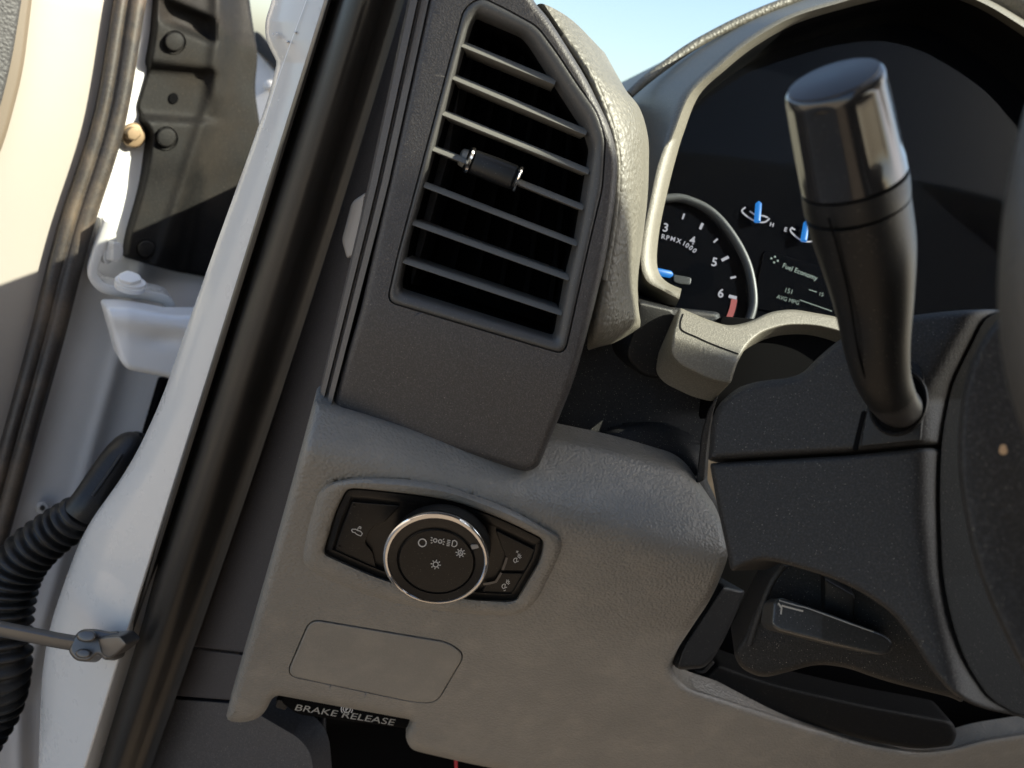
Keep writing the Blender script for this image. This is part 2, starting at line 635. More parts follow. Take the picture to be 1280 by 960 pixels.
# side rails left of the pod
railT = [(549, -60, -.001), (541, -60, -.004), (539, -60, -.009), (537, -60, -.009), (535, -60, -.005), (526, -60, -.006), (523, -60, -.012)]
railM = [(483, 240, -.001), (475, 240, -.004), (473, 240, -.009), (471, 240, -.009), (469, 240, -.005), (461, 240, -.006), (458, 240, -.012)]
railB = [(412, 514, -.005), (406, 514, -.007), (404, 514, -.011), (403, 514, -.011), (401, 513, -.008), (396, 512, -.010), (394, 512, -.014)]
rows = []
for i in range(13):
    t = i/12
    row = []
    for a, m_, b in zip(railT, railM, railB):
        tm = 300/574
        q = [a[k]+(m_[k]-a[k])*t/tm if t < tm else m_[k]+(b[k]-m_[k])*(t-tm)/(1-tm) for k in range(3)]
        row.append(F_pod.P(*q))
    row.append(row[-1]-F_pod.n*.05)
    rows.append(row)
finish('side_rail', loft_bm(rows, closed=False), mat('rail_plastic', (.085, .076, .07), .5, grain=(1500, .2, .2), dust=.2), vent, sharp=30)

# ================================================================== LOWER DASH PANEL
PAN = [(394, 500, 5), (560, 545, 1), (690, 545, 2), (770, 561, 60), (858, 587, 22), (906, 658, 26), (912, 692, 40), (893, 742, 30), (846, 812, 24), (838, 838, 16), (858, 858, 20), (1000, 904, 60), (1085, 929, 40), (1150, 939, 30), (1192, 934, 20), (1225, 924, 20), (1300, 912), (1400, 905), (2000, 860), (2000, 1060), (700, 1060), (640, 965), (589, 955), (533, 942, 5), (513, 937, 10), (506, 920, 6), (516, 900, 5), (342, 868, 10), (333, 888, 10), (322, 899, 14), (300, 904, 10), (281, 900, 9), (328, 740, 60), (362, 620, 60)]


def pan_h(x, y):
    # ridge: above it the panel leans back towards the windshield
    t = (560+(x-390)*.268)-y
    s = 11.
    w = -.00046*s*math.log1p(math.exp(max(-30, min(30, t/s))))
    # the belly of the panel swells a little
    w += .002*math.exp(-((x-700)/240)**2-((y-760)/90)**2)
    # dished towards the left end
    w -= .004*max(0, min(1, (430-x)/60))**2*0
    return w


COVR = rnd([(388, 774, 14), (560, 803, 60), (581, 818, 18), (545, 879, 22), (515, 877, 30), (358, 844, 14)], 10, 2.5)
COVh = inset(COVR, -1.3)
pan = thing('lower_dash_panel', 'grey leather-grained lower dash panel around the round light switch', 'dash panel', F_panel.P(600, 900))
panel('fuse_cover', F_panel, COVR, GREYSM, pan, hf=lambda x, y: pan_h(x, y)+.0005, bev=(2.5, .0012), depth=.004, step=9)

PLATE = [(434, 610, 8), (456, 611, 30), (526, 619, 60), (570, 627, 60), (627, 648, 60), (680, 674, 8), (676, 699, 30), (646, 750, 10), (636, 752, 10), (580, 749, 60), (485, 728, 60), (404, 692, 7), (419, 640, 30)]
SOUT = [(396, 606, 30), (440, 594, 30), (540, 598, 60), (640, 634, 60), (706, 672, 16), (704, 690, 20), (674, 752, 24), (650, 772, 20), (598, 771, 40), (525, 764, 60), (455, 747, 60), (395, 722, 16), (374, 706, 16), (379, 670, 40)]
pl = rnd(PLATE, 10, 2.5); so = rnd(SOUT, 20, 2.5)
pm, sm = match(pl, so, [(434, 610), (680, 674), (641, 752), (404, 692)], [(400, 604), (706, 676), (660, 768), (378, 708)], 60)
rows = [(sm, lambda x, y: pan_h(x, y)-.0015), (lerp2(sm, pm, .10), lambda x, y: pan_h(x, y)-.0002), (lerp2(sm, pm, .25), lambda x, y: pan_h(x, y)+.0026), (lerp2(sm, pm, .5), lambda x, y: .6*pan_h(x, y)+.0037), (lerp2(sm, pm, .8), lambda x, y: .3*pan_h(x, y)+.0038), (lerp2(sm, pm, .95), lambda x, y: .2*pan_h(x, y)+.0030), (pm, lambda x, y: .2*pan_h(x, y)+.0006)]
panel('panel', F_panel, rnd(PAN, 10, 5), GREY, pan, hf=pan_h, bev=(11, .006), depth=.012, step=9, holes=[[(p.x, p.y) for p in COVh], [(p.x, p.y) for p in lerp2(sm, pm, .3)[::2]]], rings=6, hole_depth=.004)
ring('switch_surround', F_panel, rows, GREY, pan, back=.006, sharp=50)

# ================================================================== HEADLIGHT SWITCH
sw = thing('headlight_switch', 'black rotary headlight switch with chrome ring and side buttons in the grey dash panel', 'light switch', F_panel.P(545, 690))
p0 = inset(pm, .8)
rows = [(p0, .0006), (inset(pm, 2), .0012), (inset(pm, 9), .0016), (inset(pm, 11), .0006), (inset(pm, 13.5), -.0004)]
R = [[F_panel.P(p.x, p.y, w) for p in o] for o, w in rows]
R.insert(0, [p-F_panel.n*.006 for p in R[0]])
finish('bezel_plate', loft_bm(R, cap1=True), SWITCH, sw, sharp=50)


def btn(name, pts, w=.0009, m=SWITCH):
    return panel(name, F_panel, rnd(pts, 3, 1.8), m, sw, hf=lambda x, y: w, bev=(1.6, .0006), depth=.003, step=0)


lb = btn('button', [(440, 627, 2), (501, 632, 3), (480, 653), (471, 655), (463, 662), (456, 678, 4), (466, 690), (472, 716), (418, 689, 2), (424, 668, 20)])
lb['label'] = 'wide cargo lamp button left of the knob'
ub = btn('button', [(619, 662), (669, 687), (657, 713.5), (628, 713), (633, 697), (627, 684)])
db = btn('button', [(628, 716), (656.5, 716.5), (644, 743), (600, 744), (607, 730), (619, 728)])


def circ(cx, cy, r, n=14, a0=0, a1=360):
    return [(cx+r*math.cos(rad(a0+(a1-a0)*i/n)), cy+r*math.sin(rad(a0+(a1-a0)*i/n))) for i in range(n+1)]


wb = .0011
strokes('lamp_symbol', F_panel, [[(439.5, 662.5), (440.5, 665), (444, 666), (446, 668), (451, 670), (453, 667), (450.5, 664), (447, 663), (444.5, 661.5), (440.5, 661.5), (439.5, 662.5)], [(446.5, 663), (448, 659.5), (451.5, 661)], [(448.6, 658), (451.8, 659.4)]], 1.1, wb, WHITE, lb)
for q in ((443, 632.5), (424.5, 684)):
    dome('pip', F_panel, q[0], q[1], 1.3, 1.3, .0008, .0014, SATIN, lb, n=10)


def dimmer(cx, cy, sgn, par):
    a = -22
    def T(x, y):
        c, s = math.cos(rad(a)), math.sin(rad(a))
        return (cx+x*c-y*s, cy+x*s+y*c)
    L = [[T(*p) for p in circ(-2.6, 2.2, 2.9, 8, 120, 330)], [T(-5.4, 4.2), T(.2, 4.2)], [T(-2.6, 4), T(-.8, .6)],
         [T(*p) for p in circ(3, -1.2, 1.5, 8)], [T(3, -4.6), T(3, -3.4)], [T(6, -1.2), T(5.2, -1.2)], [T(5.2, -3.6), T(4.4, -2.8)], [T(5.2, 1.4), T(4.4, .6)], [T(3, 2.2), T(3, 1)]]
    if sgn > 0:
        L += [[T(1.4, -7.2), T(4.6, -7.2)], [T(3, -8.6), T(3, -5.8)]]
    else:
        L += [[T(-5.4, 7), T(-2.6, 7)]]
    strokes('dimmer_symbol', F_panel, L, 1.0, wb, WHITE, par)


dimmer(646.5, 697.5, 1, ub)
dimmer(632, 730, -1, db)
# knob
kn = []
KB = [(553, 681, 61, 51, -.001), (553, 681, 61, 51, .004), (551.5, 683.5, 61.5, 52, .009), (548, 690, 63, 54, .0135), (546, 694.5, 64.5, 56, .0165)]
R = [[F_panel.P(p.x, p.y, w) for p in ellipse(cx, cy, rx, ry, 8, 96)] for cx, cy, rx, ry, w in KB]
knob = finish('knob', loft_bm(R), SATIN, sw, sharp=50)
CB = [(546, 694.5, 64.5, 56, .0160), (545, 697, 66.3, 57.3, .0172), (544.5, 698, 66.6, 57.6, .0182), (544.6, 698.6, 65.0, 56.2, .0194), (544.8, 699.2, 62.6, 54.0, .0198), (545, 699.7, 60.6, 52.0, .0192)]
R = [[F_panel.P(p.x, p.y, w) for p in ellipse(cx, cy, rx, ry, 8, 128)] for cx, cy, rx, ry, w in CB]
finish('chrome_ring', loft_bm(R), CHROME, knob, sharp=70)
FB = [(545, 699.7, 60.7, 52.1, .0188), (545, 699.8, 60, 51.4, .0190), (545.2, 701, 49.5, 41.6, .0180), (545.3, 701.3, 47.8, 39.8, .0172), (545.4, 701.5, 47, 39, .0174), (545.4, 701.6, 46.2, 38.3, .0184)]
R = [[F_panel.P(p.x, p.y, w) for p in ellipse(cx, cy, rx, ry, 8, 96)] for cx, cy, rx, ry, w in FB]
finish('knob_face', loft_bm(R, cap1=True), SWITCH, knob, sharp=30)
wk = .0188
strokes('off_symbol', F_panel, [circ(528, 678.5, 4.8, 20)], 1.3, wk, WHITE, knob)


def sun(cx, cy, r, name, letter=None):
    L = [circ(cx, cy, r, 16)]
    for k in range(8):
        a = rad(45*k+10)
        L.append([(cx+math.cos(a)*(r+1.2), cy+math.sin(a)*(r+1.0)), (cx+math.cos(a)*(r+3.2), cy+math.sin(a)*(r+2.8))])
    o = strokes(name, F_panel, L, 1.15, wk, WHITE, knob)
    if letter:
        letters(name+'_letter', letter, F_panel, cx, cy+.3, wk+.0001, 6, 8, WHITE, o)


sun(544.6, 705.6, 3.2, 'lamp_symbol')
sun(575.6, 691.2, 3.0, 'auto_lamp_symbol', 'A')
strokes('parking_symbol', F_panel, [circ(544, 675.6, 2.2, 12), circ(550.2, 676.8, 2.2, 12), [(540.6, 672.8), (538.8, 671.6)], [(540.4, 675.4), (538.2, 675.2)], [(540.4, 678), (538.6, 679)], [(553.6, 674.8), (555.2, 673.6)], [(554, 677.2), (556, 677.4)], [(553.4, 679.6), (554.8, 681)]], 1.2, wk, WHITE, knob)
strokes('headlamp_symbol', F_panel, [[(566, 676)]+circ(567.4, 679.4, 3.9, 10, -80, 95)+[(564.8, 682.4), (566, 676)], [(559.2, 675.2), (563, 675.8)], [(558.8, 677.4), (562.6, 678)], [(558.4, 679.6), (562.2, 680.2)], [(558.2, 681.6), (561.8, 682.2)]], 1.15, wk, WHITE, knob)
panel('pointer_mark', F_panel, rnd([(588.2, 682.2), (596.8, 680.4), (598.8, 684.8), (590, 687)], .8, 1), mat('pointer_grey', (.25, .24, .23), .4), knob, hf=lambda x, y: .0189, bev=(.5, .0001), depth=.0006, step=0)
# glint painted as lighter strips along the arc edges beside the right buttons
strokes('painted_glint', F_panel, [[(633.6, 697), (631.5, 704), (628.2, 712.5)], [(626.8, 716), (620, 727.2), (611, 729.4), (604, 730.5)]], 3.0, .0010, mat('grey_edge', (.1, .09, .085), .3), sw)

# ================================================================== BRAKE RELEASE
F_br = Fr(430, 890, .488, (0, -.97, -.1))
br = thing('brake_release_handle', 'black handle under the grey panel printed BRAKE RELEASE in white', 'brake handle', F_br.P(430, 910))
panel('handle', F_br, rnd([(352, 830, 4), (560, 870, 4), (530, 912, 8), (505, 910, 8), (440, 902, 30), (372, 893, 8), (352, 878, 5)], 6, 3), DEEP, br, bev=(5, .003), depth=.03, step=0)
letters('lettering', 'BRAKE RELEASE', F_br, 431, 894, .0005, 11.2, 8.8, mat('faded_print', (.3, .29, .27), .6), br, sx=1.62, bold=.0, shear=.3)
strokes('parking_brake_symbol', F_br, [circ(433.5, 886.5, 4.4, 16), circ(433.5, 886.5, 7.0, 6, 140, 220), circ(433.5, 886.5, 7.0, 6, -40, 40), [(432.4, 889.4), (432.6, 884)], circ(433.2, 885.4, 1.5, 6, -90, 90)], 1.2, .0005, WHITE, br)
panel('side_lug', F_br, rnd([(346, 874), (362, 876), (357, 888), (344, 884)], 2, 2), SHROUD, br, hf=lambda x, y: -.003, bev=(2, .001), depth=.01, step=0)

# footwell behind
F_foot = Fr(500, 900, .62, (0, -.95, .2))
fw_ = thing('footwell', 'black shadowed footwell lining below the grey dash panel', 'footwell', F_foot.P(500, 1000))
panel('lining', F_foot, rnd([(120, 760), (1400, 760), (1400, 1150), (60, 1150)], 5, 20), DEEP, fw_, bev=(3, .001), depth=.01, step=0)
ptube('cable', [(404, 880, .56, 6), (402, 915, .55, 6), (410, 980, .54, 6)], BLACK, fw_)
ptube('wire', [(569, 930, .57, 2.2), (570, 955, .57, 2.2), (573, 1000, .57, 2.2)], CABLE, fw_)

# ================================================================== DASHBOARD PAD
dash = thing('dashboard', 'pebble-grained dashboard top and dark side trim between vent and gauge hood', 'dashboard', at(760, 450, .46))


def dp(rows, k=8):
    return [cat(r, k) for r in rows]


# the valley between the vent pod and the gauge hood; w from the vent plane
c1 = [(680, 5, -.012), (706, 44, -.012), (738, 92, -.012), (762, 150, -.012), (772, 190, -.012), (773, 230, -.012), (768, 285, -.012), (758, 345, -.012), (750, 392, -.013), (747, 416, -.017), (746, 430, -.03), (748, 434, -.05)]
c2 = [(715, 25, -.03), (745, 80, -.022), (770, 120, -.021), (785, 160, -.020), (790, 198, -.020), (790, 238, -.020), (785, 292, -.020), (776, 350, -.020), (771, 392, -.021), (768, 413, -.026), (767, 424, -.04), (769, 428, -.06)]
c3 = [(750, 60, -.065), (776, 106, -.05), (794, 130, -.045), (804, 165, -.042), (805, 203, -.042), (803, 246, -.042), (797, 298, -.042), (792, 350, -.042), (794, 383, -.043), (796, 398, -.047), (797, 408, -.06), (799, 412, -.08)]
c0 = [(x-12, y+4, w-.012) for x, y, w in c1]
c4 = [(x+6, y+6, w-.05) for x, y, w in c3]
c0, c1, c2, c3, c4 = (cat(c, 8) for c in (c0, c1, c2, c3, c4))
C5 = [[F_pod.P(*p) for p in c] for c in (c0, c1, c2, c3, c4)]
# refine across
RR = []
for i in range(len(C5[0])):
    RR.append([Vector(p) for p in cat([tuple(c[i]) for c in C5], 5)])
finish('pad', loft_bm(RR, closed=False), PAD, dash, sharp=80)
# a darker seam line along the pod side of the pad
sm_pts = cat([(704, 44, -.012), (736, 92, -.012), (760, 150, -.012), (770, 190, -.012), (771, 230, -.012), (766, 285, -.012), (755, 350, -.012)], 10)
tube('seam_welt', [F_pod.P(*p) for p in sm_pts], [.0016]*len(sm_pts), PAD, dash, seg=10)
# top deck running forward to the windshield
edge = [Vector(r_) for r_ in C5[3][:12]]
front = [(560, 70, .45), (690, 66, .49), (772, 120, .58), (815, 112, .64), (850, 100, .66)]
fp = [at(*p) for p in front]
fp = [Vector(p) for p in cat([tuple(p) for p in fp], 6)]
bk1 = [p+Vector((0, .12, -.02)) for p in fp]
bk2 = [p+Vector((0, .5, -.06)) for p in fp]
bk3 = [p+Vector((0, .5, -.5)) for p in fp]
finish('top_deck', loft_bm([fp, bk1, bk2, bk3], closed=False), PAD, dash)
slab_l = [Vector((-.002, y, z)) for y, z in ((.43, .75), (.43, 1.43), (.92, 1.40), (.92, .75))]
finish('end_panel', loft_bm([slab_l, [p+Vector((.02, 0, 0)) for p in slab_l]], cap0=True, cap1=True), DEEP, dash, smooth=False)  # unseen end cap, added to stop sun leaking onto the door
# dark trim below the hood, left of the column
CAV = [(690, 400, 4), (760, 395, 10), (800, 380), (900, 390), (905, 470), (889, 520, 4), (884, 600, 2), (930, 700), (640, 640), (690, 540)]


def cav_h(x, y):
    w = 0
    # rounded knee bump
    q = ((x-805)/95)**2+((y-612)/84)**2
    if q < 1:
        w += .016*math.sqrt(1-q)**.8
    # bulge near the column
    return w


panel('side_trim', F_cav, rnd(CAV, 6, 5), mat('dark_side_trim', (.016, .016, .017), .55, spec=.3, grain=(1400, .3, .4), dust=.7), dash, hf=cav_h, bev=(6, .004), depth=.03, step=6)
panel('trim_fin', Fr(880, 560, .445, (-.5, -.85, .1)), rnd([(897, 494, 4), (890, 520, 6), (884, 560, 4), (881, 600, 4), (870, 605, 3), (877, 540, 8), (886, 510, 6)], 3, 2.5), SHROUD, dash, bev=(2.5, .0015), depth=.02, step=0)
# ================================================================== INSTRUMENT CLUSTER
clu = thing('instrument_cluster', 'dark instrument cluster with blue needles under its curved gauge hood', 'instrument cluster', F_clu.P(950, 420))
HP = [((843, 386), (849, 374), (852, 361)), ((814, 379), (828, 363), (836, 354)), ((790, 362), (808, 350), (825, 343)), ((780, 333), (801, 325), (821, 325)),
      ((784, 300), (805, 290), (824, 290)), ((792, 260), (813, 250), (832, 250)), ((799, 215), (823, 205), (843, 205)), ((803, 165), (838, 165), (855, 165)),
      ((803, 122), (858, 118), (874, 119)), ((832, 90), (893, 84), (906, 88)), ((872, 61), (931, 52), (944, 58)), ((932, 27), (985, 20), (994, 30)), ((1000, -1), (1045, 1), (1054, 11)),
      ((1060, -26), (1100, -14), (1108, -2)), ((1130, -34), (1160, -18), (1160, -8)), ((1210, -22), (1210, -8), (1205, 2)), ((1268, 4), (1262, 18), (1255, 29)), ((1335, 48), (1322, 62), (1312, 74)), ((1420, 130), (1400, 150), (1385, 165)), ((1560, 270), (1535, 280), (1515, 290)), ((1610, 420), (1580, 420), (1560, 420))]
oc = cat([h[0] for h in HP], 6); mc = cat([h[1] for h in HP], 6); ic = cat([h[2] for h in HP], 6)
rows = []
for o, c, i in zip(oc, mc, ic):
    o, c, i = Vector(o), Vector(c), Vector(i)
    row = [F_clu.P(o.x, o.y, -.068), F_clu.P(*(o.lerp(c, .35)), -.040), F_clu.P(*(o.lerp(c, .85)), -.006), F_clu.P(*c, 0), F_clu.P(*(c.lerp(i, .3)), .0005), F_clu.P(*(c.lerp(i, .75)), -.008), F_clu.P(*i, -.018)]
    row.insert(0, row[0]+Vector((0, .10, -.015)))
    row.insert(0, row[0]+Vector((0, .35, -.06)))
    rows.append(row)
finish('hood', loft_bm(rows, closed=False), HOOD, clu, sharp=70)
finish('inner_wall', loft_bm([[r_[-1] for r_ in rows], [r_[-1]-F_clu.n*.05 for r_ in rows]], closed=False), DEEP, clu)
# grained piping along the top of the hood
pp = cat([(786, 119, 6), (806, 101, 6.5), (835, 79, 6.5), (872, 54, 6.5), (932, 23, 6.5), (1000, -4, 6.5), (1080, -30, 6.5), (1160, -45, 10), (1215, -26, 22), (1268, 4, 24), (1340, 46, 26)], 8)
tube('piping', [F_clu.P(p[0], p[1], -.060+max(0, min(150, p[0]-1060))*.0003) for p in pp], [p[2]*.5/FPX for p in pp], PAD, clu, seg=14)
# back plate of the gauges and lens
w_f = -.05
clu_poly = [Vector(p) for p in ic[::2]]+[Vector((1500, 440)), Vector((1010, 470)), Vector((900, 470)), Vector((850, 420))]
panel('gauge_panel', F_clu, resample([Vector(p) for p in mc[::2]]+[Vector((1500, 450)), Vector((1010, 440)), Vector((900, 450)), Vector((850, 440))], 12), FACE, clu, hf=lambda x, y: w_f, bev=(2, .0005), depth=.004, step=0, back=True)
panel('lens', F_clu, resample(inset(resample(clu_poly, 8), -4), 8), LENS, clu, hf=lambda x, y: -.026, bev=(.5, .0002), depth=.0015, step=0, back=False)
rp = cat([(760, 400), (752, 330), (785, 262), (838, 247.5), (868, 253), (893, 268), (915, 294), (932, 325), (940, 355), (941, 385), (930, 412), (905, 450), (840, 470)], 10)
tach = panel('tachometer', F_clu, rnd([(775, 330), (800, 262), (838, 252), (890, 272), (930, 330), (936, 385), (900, 440), (800, 440)], 40, 5), FACE, clu, hf=lambda x, y: w_f+.002, bev=(1, .0003), depth=.002, step=0)
tube('dial_ring', [F_clu.P(p[0], p[1], w_f+.004) for p in rp], [.0027]*len(rp), GRING, tach, seg=14)
wg = w_f+.0026
for s_, x, y, sz in (('3', 832, 285, 15), ('4', 865.5, 301, 14), ('5', 893, 328, 15), ('6', 901, 367, 15)):
    letters('numeral', s_, F_clu, x, y, wg, sz, 10, GAUGEW, tach, bold=.02)
letters('numeral', '7', F_clu, 891, 397, wg, 12, 10, GAUGEW, tach)
for ch, x, y, a in (('R', 829, 296, 8), ('P', 834.5, 297.5, 11), ('M', 841, 299, 14), ('X', 848.5, 301.5, 18), ('1', 855, 304.5, 26), ('0', 859, 307, 32), ('0', 863.5, 310, 38), ('0', 868, 313.5, 44)):
    letters('scale_letter', ch, F_clu, x, y, wg, 8.2, a, GAUGEW, tach, bold=.02)
for a, b, wd in (((855.5, 267), (853, 274), 2.2), ((878.5, 279), (875, 286.5), 3.4), ((897, 298.5), (892, 303), 2.2), ((911, 321), (902, 325.5), 3.6), ((920, 346), (913, 347.5), 2.6), ((921, 372.5), (911, 370), 4.0), ((905.5, 361), (905.5, 361.2), .1)):
    strokes('tick', F_clu, [[a, b]], wd, wg, GAUGEW, tach)
strokes('red_zone', F_clu, [cat([(918, 374), (915, 388), (908, 405), (903, 414)], 5)], 7.5, wg, RED, tach)
tube('needle', [F_clu.P(818, 339, wg+.001), F_clu.P(838, 343, wg+.001), F_clu.P(841, 343.5, wg+.001)], [.0024, .0022, .0008], BLUE, tach, seg=10)
panel('odometer_window', F_clu, rnd([(842, 343), (864, 347), (863, 356), (850, 355), (842, 352)], 2, 1.5), mat('dim_window', (.035, .036, .034), .4), tach, hf=lambda x, y: wg, bev=(1, .0002), depth=.001, step=0)


def small_gauge(nm, arc, n0, n1, ltr, lx, ly, inner):
    q = cat(arc, 6)
    g = strokes(nm, F_clu, [q, inner], 2.0, wg, GAUGEW, clu)
    tube('needle', [F_clu.P(*n1, wg+.001), F_clu.P(n0[0]+(n1[0]-n0[0])*.12, n0[1]+(n1[1]-n0[1])*.12, wg+.001), F_clu.P(*n0, wg+.001)], [.0021, .0021, .0006], BLUE, g, seg=10)
    letters('scale_letter', ltr, F_clu, lx, ly, wg, 7.5, 15, GAUGEW, g, bold=.02)
    return g


small_gauge('temperature_gauge', [(932, 259), (927.5, 264), (936, 272), (946, 277), (956, 277.5), (962, 273)], (948.5, 252), (946.5, 277), 'H', 964.8, 281, [(937, 264), (943, 268), (955, 270), (960, 272)])
small_gauge('fuel_gauge', [(991, 284), (988, 288), (994, 295), (1003, 301), (1012, 302), (1020, 300)], (1009, 276), (1004.5, 301), 'E', 982, 287, [(990, 285.5), (994, 287)])
dsp = panel('message_display', F_clu, rnd([(955, 312), (1090, 352), (1070, 410), (940, 385)], 5, 5), FACE, clu, hf=lambda x, y: w_f+.001, bev=(1, .0003), depth=.001, step=0)
wt = w_f+.0014
letters('display_text', 'Fuel Economy', F_clu, 1000, 340, wt, 8.6, 21, SCREEN, dsp, sx=.95, bold=.012)
letters('display_text', '151', F_clu, 986, 364, wt, 8.6, 16, SCREEN, dsp, sx=.9)
letters('display_text', 'AVG MPG', F_clu, 985, 375, wt, 7.2, 17, SCREEN, dsp, sx=.95)
letters('display_text', '15', F_clu, 1026.5, 368, wt, 6.5, 16, SCREEN, dsp)
strokes('display_line', F_clu, [[(1000, 375), (1040, 389)], [(1011, 362), (1021, 365)]], 1.0, wt, SCREEN, dsp)
for x, y in ((964, 323), (968.5, 321), (967.5, 328), (972, 326)):
    dome('display_dot', F_clu, x, y, 1.5, 1.5, wt-.0001, wt+.0001, SCREEN, dsp, n=8)
# lower shelf of the bezel
SH = [(849, 384, 4), (880, 398, 40), (911, 408, 40), (938, 402, 40), (961, 390, 40), (990, 386, 40), (1052, 397, 20), (1120, 420), (1120, 445), (1053, 416, 20), (1017, 407, 30), (980, 407, 30), (952, 416, 30), (934, 431, 24), (921, 454, 20), (913, 481, 6), (886, 475, 24), (849, 457, 16), (837, 443, 10), (840, 420, 20)]


def sh_h(x, y):
    t = y-(424+(x-850)*.42)
    w = -.0011*max(0, t)**1.15*.12
    return w


shp = rnd(SH, 8, 2.5)
lbz = panel('lower_bezel', F_shelf, shp, HOOD, clu, hf=sh_h, bev=(3.5, .0025), depth=.02, step=6, rings=5)
bm = bmesh.new()
sq = cat([(854, 392), (850.5, 404), (853, 413), (870, 421), (890, 430), (923, 442.5)], 6)
L_, R_ = [], []
for i_, p_ in enumerate(sq):
    t_ = (Vector(sq[min(i_+1, len(sq)-1)])-Vector(sq[max(i_-1, 0)])).normalized()
    n_ = Vector((-t_.y, t_.x))*.8
    for q_, lst in ((Vector(p_)+n_, L_), (Vector(p_)-n_, R_)):
        lst.append(F_shelf.P(q_.x, q_.y, sh_h(q_.x, q_.y)+.0003))
finish('seam', loft_bm([L_, R_], closed=False, bm=bm), DEEP, lbz, smooth=False)
panel('hood_base', Fr(820, 425, .445, (.1, -.95, .1)), rnd([(796, 374, 8), (842, 385, 4), (847, 398), (842, 440), (856, 472, 10), (806, 474, 20), (778, 446, 16), (792, 408, 10)], 6, 3), BLACK, clu, bev=(6, .005), depth=.04, step=0, rings=5)
# inside of the shelf behind the column: closes the opening
panel('bezel_well', Fr(980, 440, .46, (-.1, -.8, .4)), rnd([(900, 395), (960, 400), (1100, 400), (1130, 520), (890, 520), (895, 480)], 5, 6), DEEP, clu, bev=(2, .001), depth=.02, step=0)

# ================================================================== STEERING COLUMN
colm = thing('steering_column', 'black plastic steering column shroud behind the turn signal stalk', 'steering column', F_col.P(1050, 720))
UP = [(885, 576, 3), (889, 528, 14), (897, 506, 16), (922, 484, 26), (949, 476, 20), (982, 473, 20), (1003, 467, 20), (1026, 443, 20), (1055, 420, 24), (1095, 403, 30), (1140, 394, 40), (1190, 388, 40), (1240, 386), (1268, 390), (1262, 420), (1218, 470), (1200, 510, 40), (1197, 561, 2), (1158, 556, 10), (1063, 566, 10)]


def col_h(x, y):
    # far corner: past the ridge the side turns to face the driver's wheel
    rx = 1160+max(0, (500-y))*.55 if y < 500 else 1160+max(0, (y-640))*.10+max(0, (y-720))*.14
    t = x-rx
    s = 7.
    w = -.0009*s*math.log1p(math.exp(max(-30, min(30, t/s))))
    # near top the side rolls over
    if y < 520:
        ty = max(0., (500-(x-890)*.27)-y)
        w -= .00003*ty
    return w


panel('upper_shroud', F_col, rnd(UP, 10, 3.5), SHROUD, colm, hf=col_h, bev=(9, .006), depth=.06, step=6, rings=6)
LO = [(887, 579, 4), (1063, 569, 10), (1158, 559, 10), (1197, 564, 2), (1199, 610, 30), (1210, 670, 30), (1228, 726, 30), (1255, 790, 40), (1290, 850), (1330, 930), (1280, 897), (1225, 885, 30), (1190, 868, 20), (1158, 830, 60), (1140, 798, 60), (1115, 766, 60), (1079, 741, 60), (1036, 721, 60), (978, 704, 30), (953, 699, 16), (928, 708, 14), (914, 716, 8), (909, 690, 30), (898, 640, 30)]
panel('lower_shroud', F_col, rnd(LO, 10, 3.5), SHROUD, colm, hf=col_h, bev=(6, .004), depth=.05, step=6, rings=5)
panel('column_shade_overlay', F_col, rnd([(1262, 386, 6), (1232, 396, 20), (1210, 440, 40), (1190, 480, 40), (1177, 545, 40), (1174, 620, 60), (1178, 720, 60), (1190, 780, 60), (1208, 830, 40), (1236, 872, 10), (1270, 893), (1310, 900), (1300, 860), (1262, 780, 60), (1236, 700, 60), (1218, 620, 60), (1217, 550, 60), (1226, 490, 40), (1250, 430, 30), (1275, 392)], 10, 4), mat('column_shade_black', (.007, .0068, .0066), .75, spec=.08, grain=(1300, .4, .2), dust=.3), colm, hf=lambda x, y: col_h(x, y)+.004, bev=(3, .0008), depth=.003, step=6, rings=3)  # darker overlay: shade beside the wheel painted onto the column face
# pocket the stalk comes out of
panel('stalk_socket', F_col, rnd([(1096, 480, 8), (1112, 452, 14), (1140, 449, 16), (1155, 463, 16), (1156, 490, 10), (1151, 551, 3), (1075, 559, 4), (1083, 512, 10)], 6, 2.5), BLACK, colm, hf=lambda x, y: .0009, bev=(2.5, .0012), depth=.004, step=0)
R = [[F_col.P(p.x, p.y, w) for p in ellipse(1123, 503, rx, ry, 20, 64)] for rx, ry, w in ((37, 43, .0008), (36.5, 42.5, .0018), (35, 41, .0024), (33, 38.5, .0020), (32, 37, .0006), (31, 36, -.0015))]
finish('collar_ring', loft_bm(R), BLACK, colm, sharp=60)
panel('collar_well', F_col, ellipse(1123, 503, 33, 38, 20, 48), DEEP, colm, hf=lambda x, y: .0011, bev=(.5, .0002), depth=.002, step=0)
panel('socket_gap', F_col, rnd([(1077, 514, 2), (1083, 513, 2), (1072, 562, 2), (1065, 563, 2)], 1, 1.5), DEEP, colm, hf=lambda x, y: .0005, bev=(.6, .0003), depth=.003, step=0)
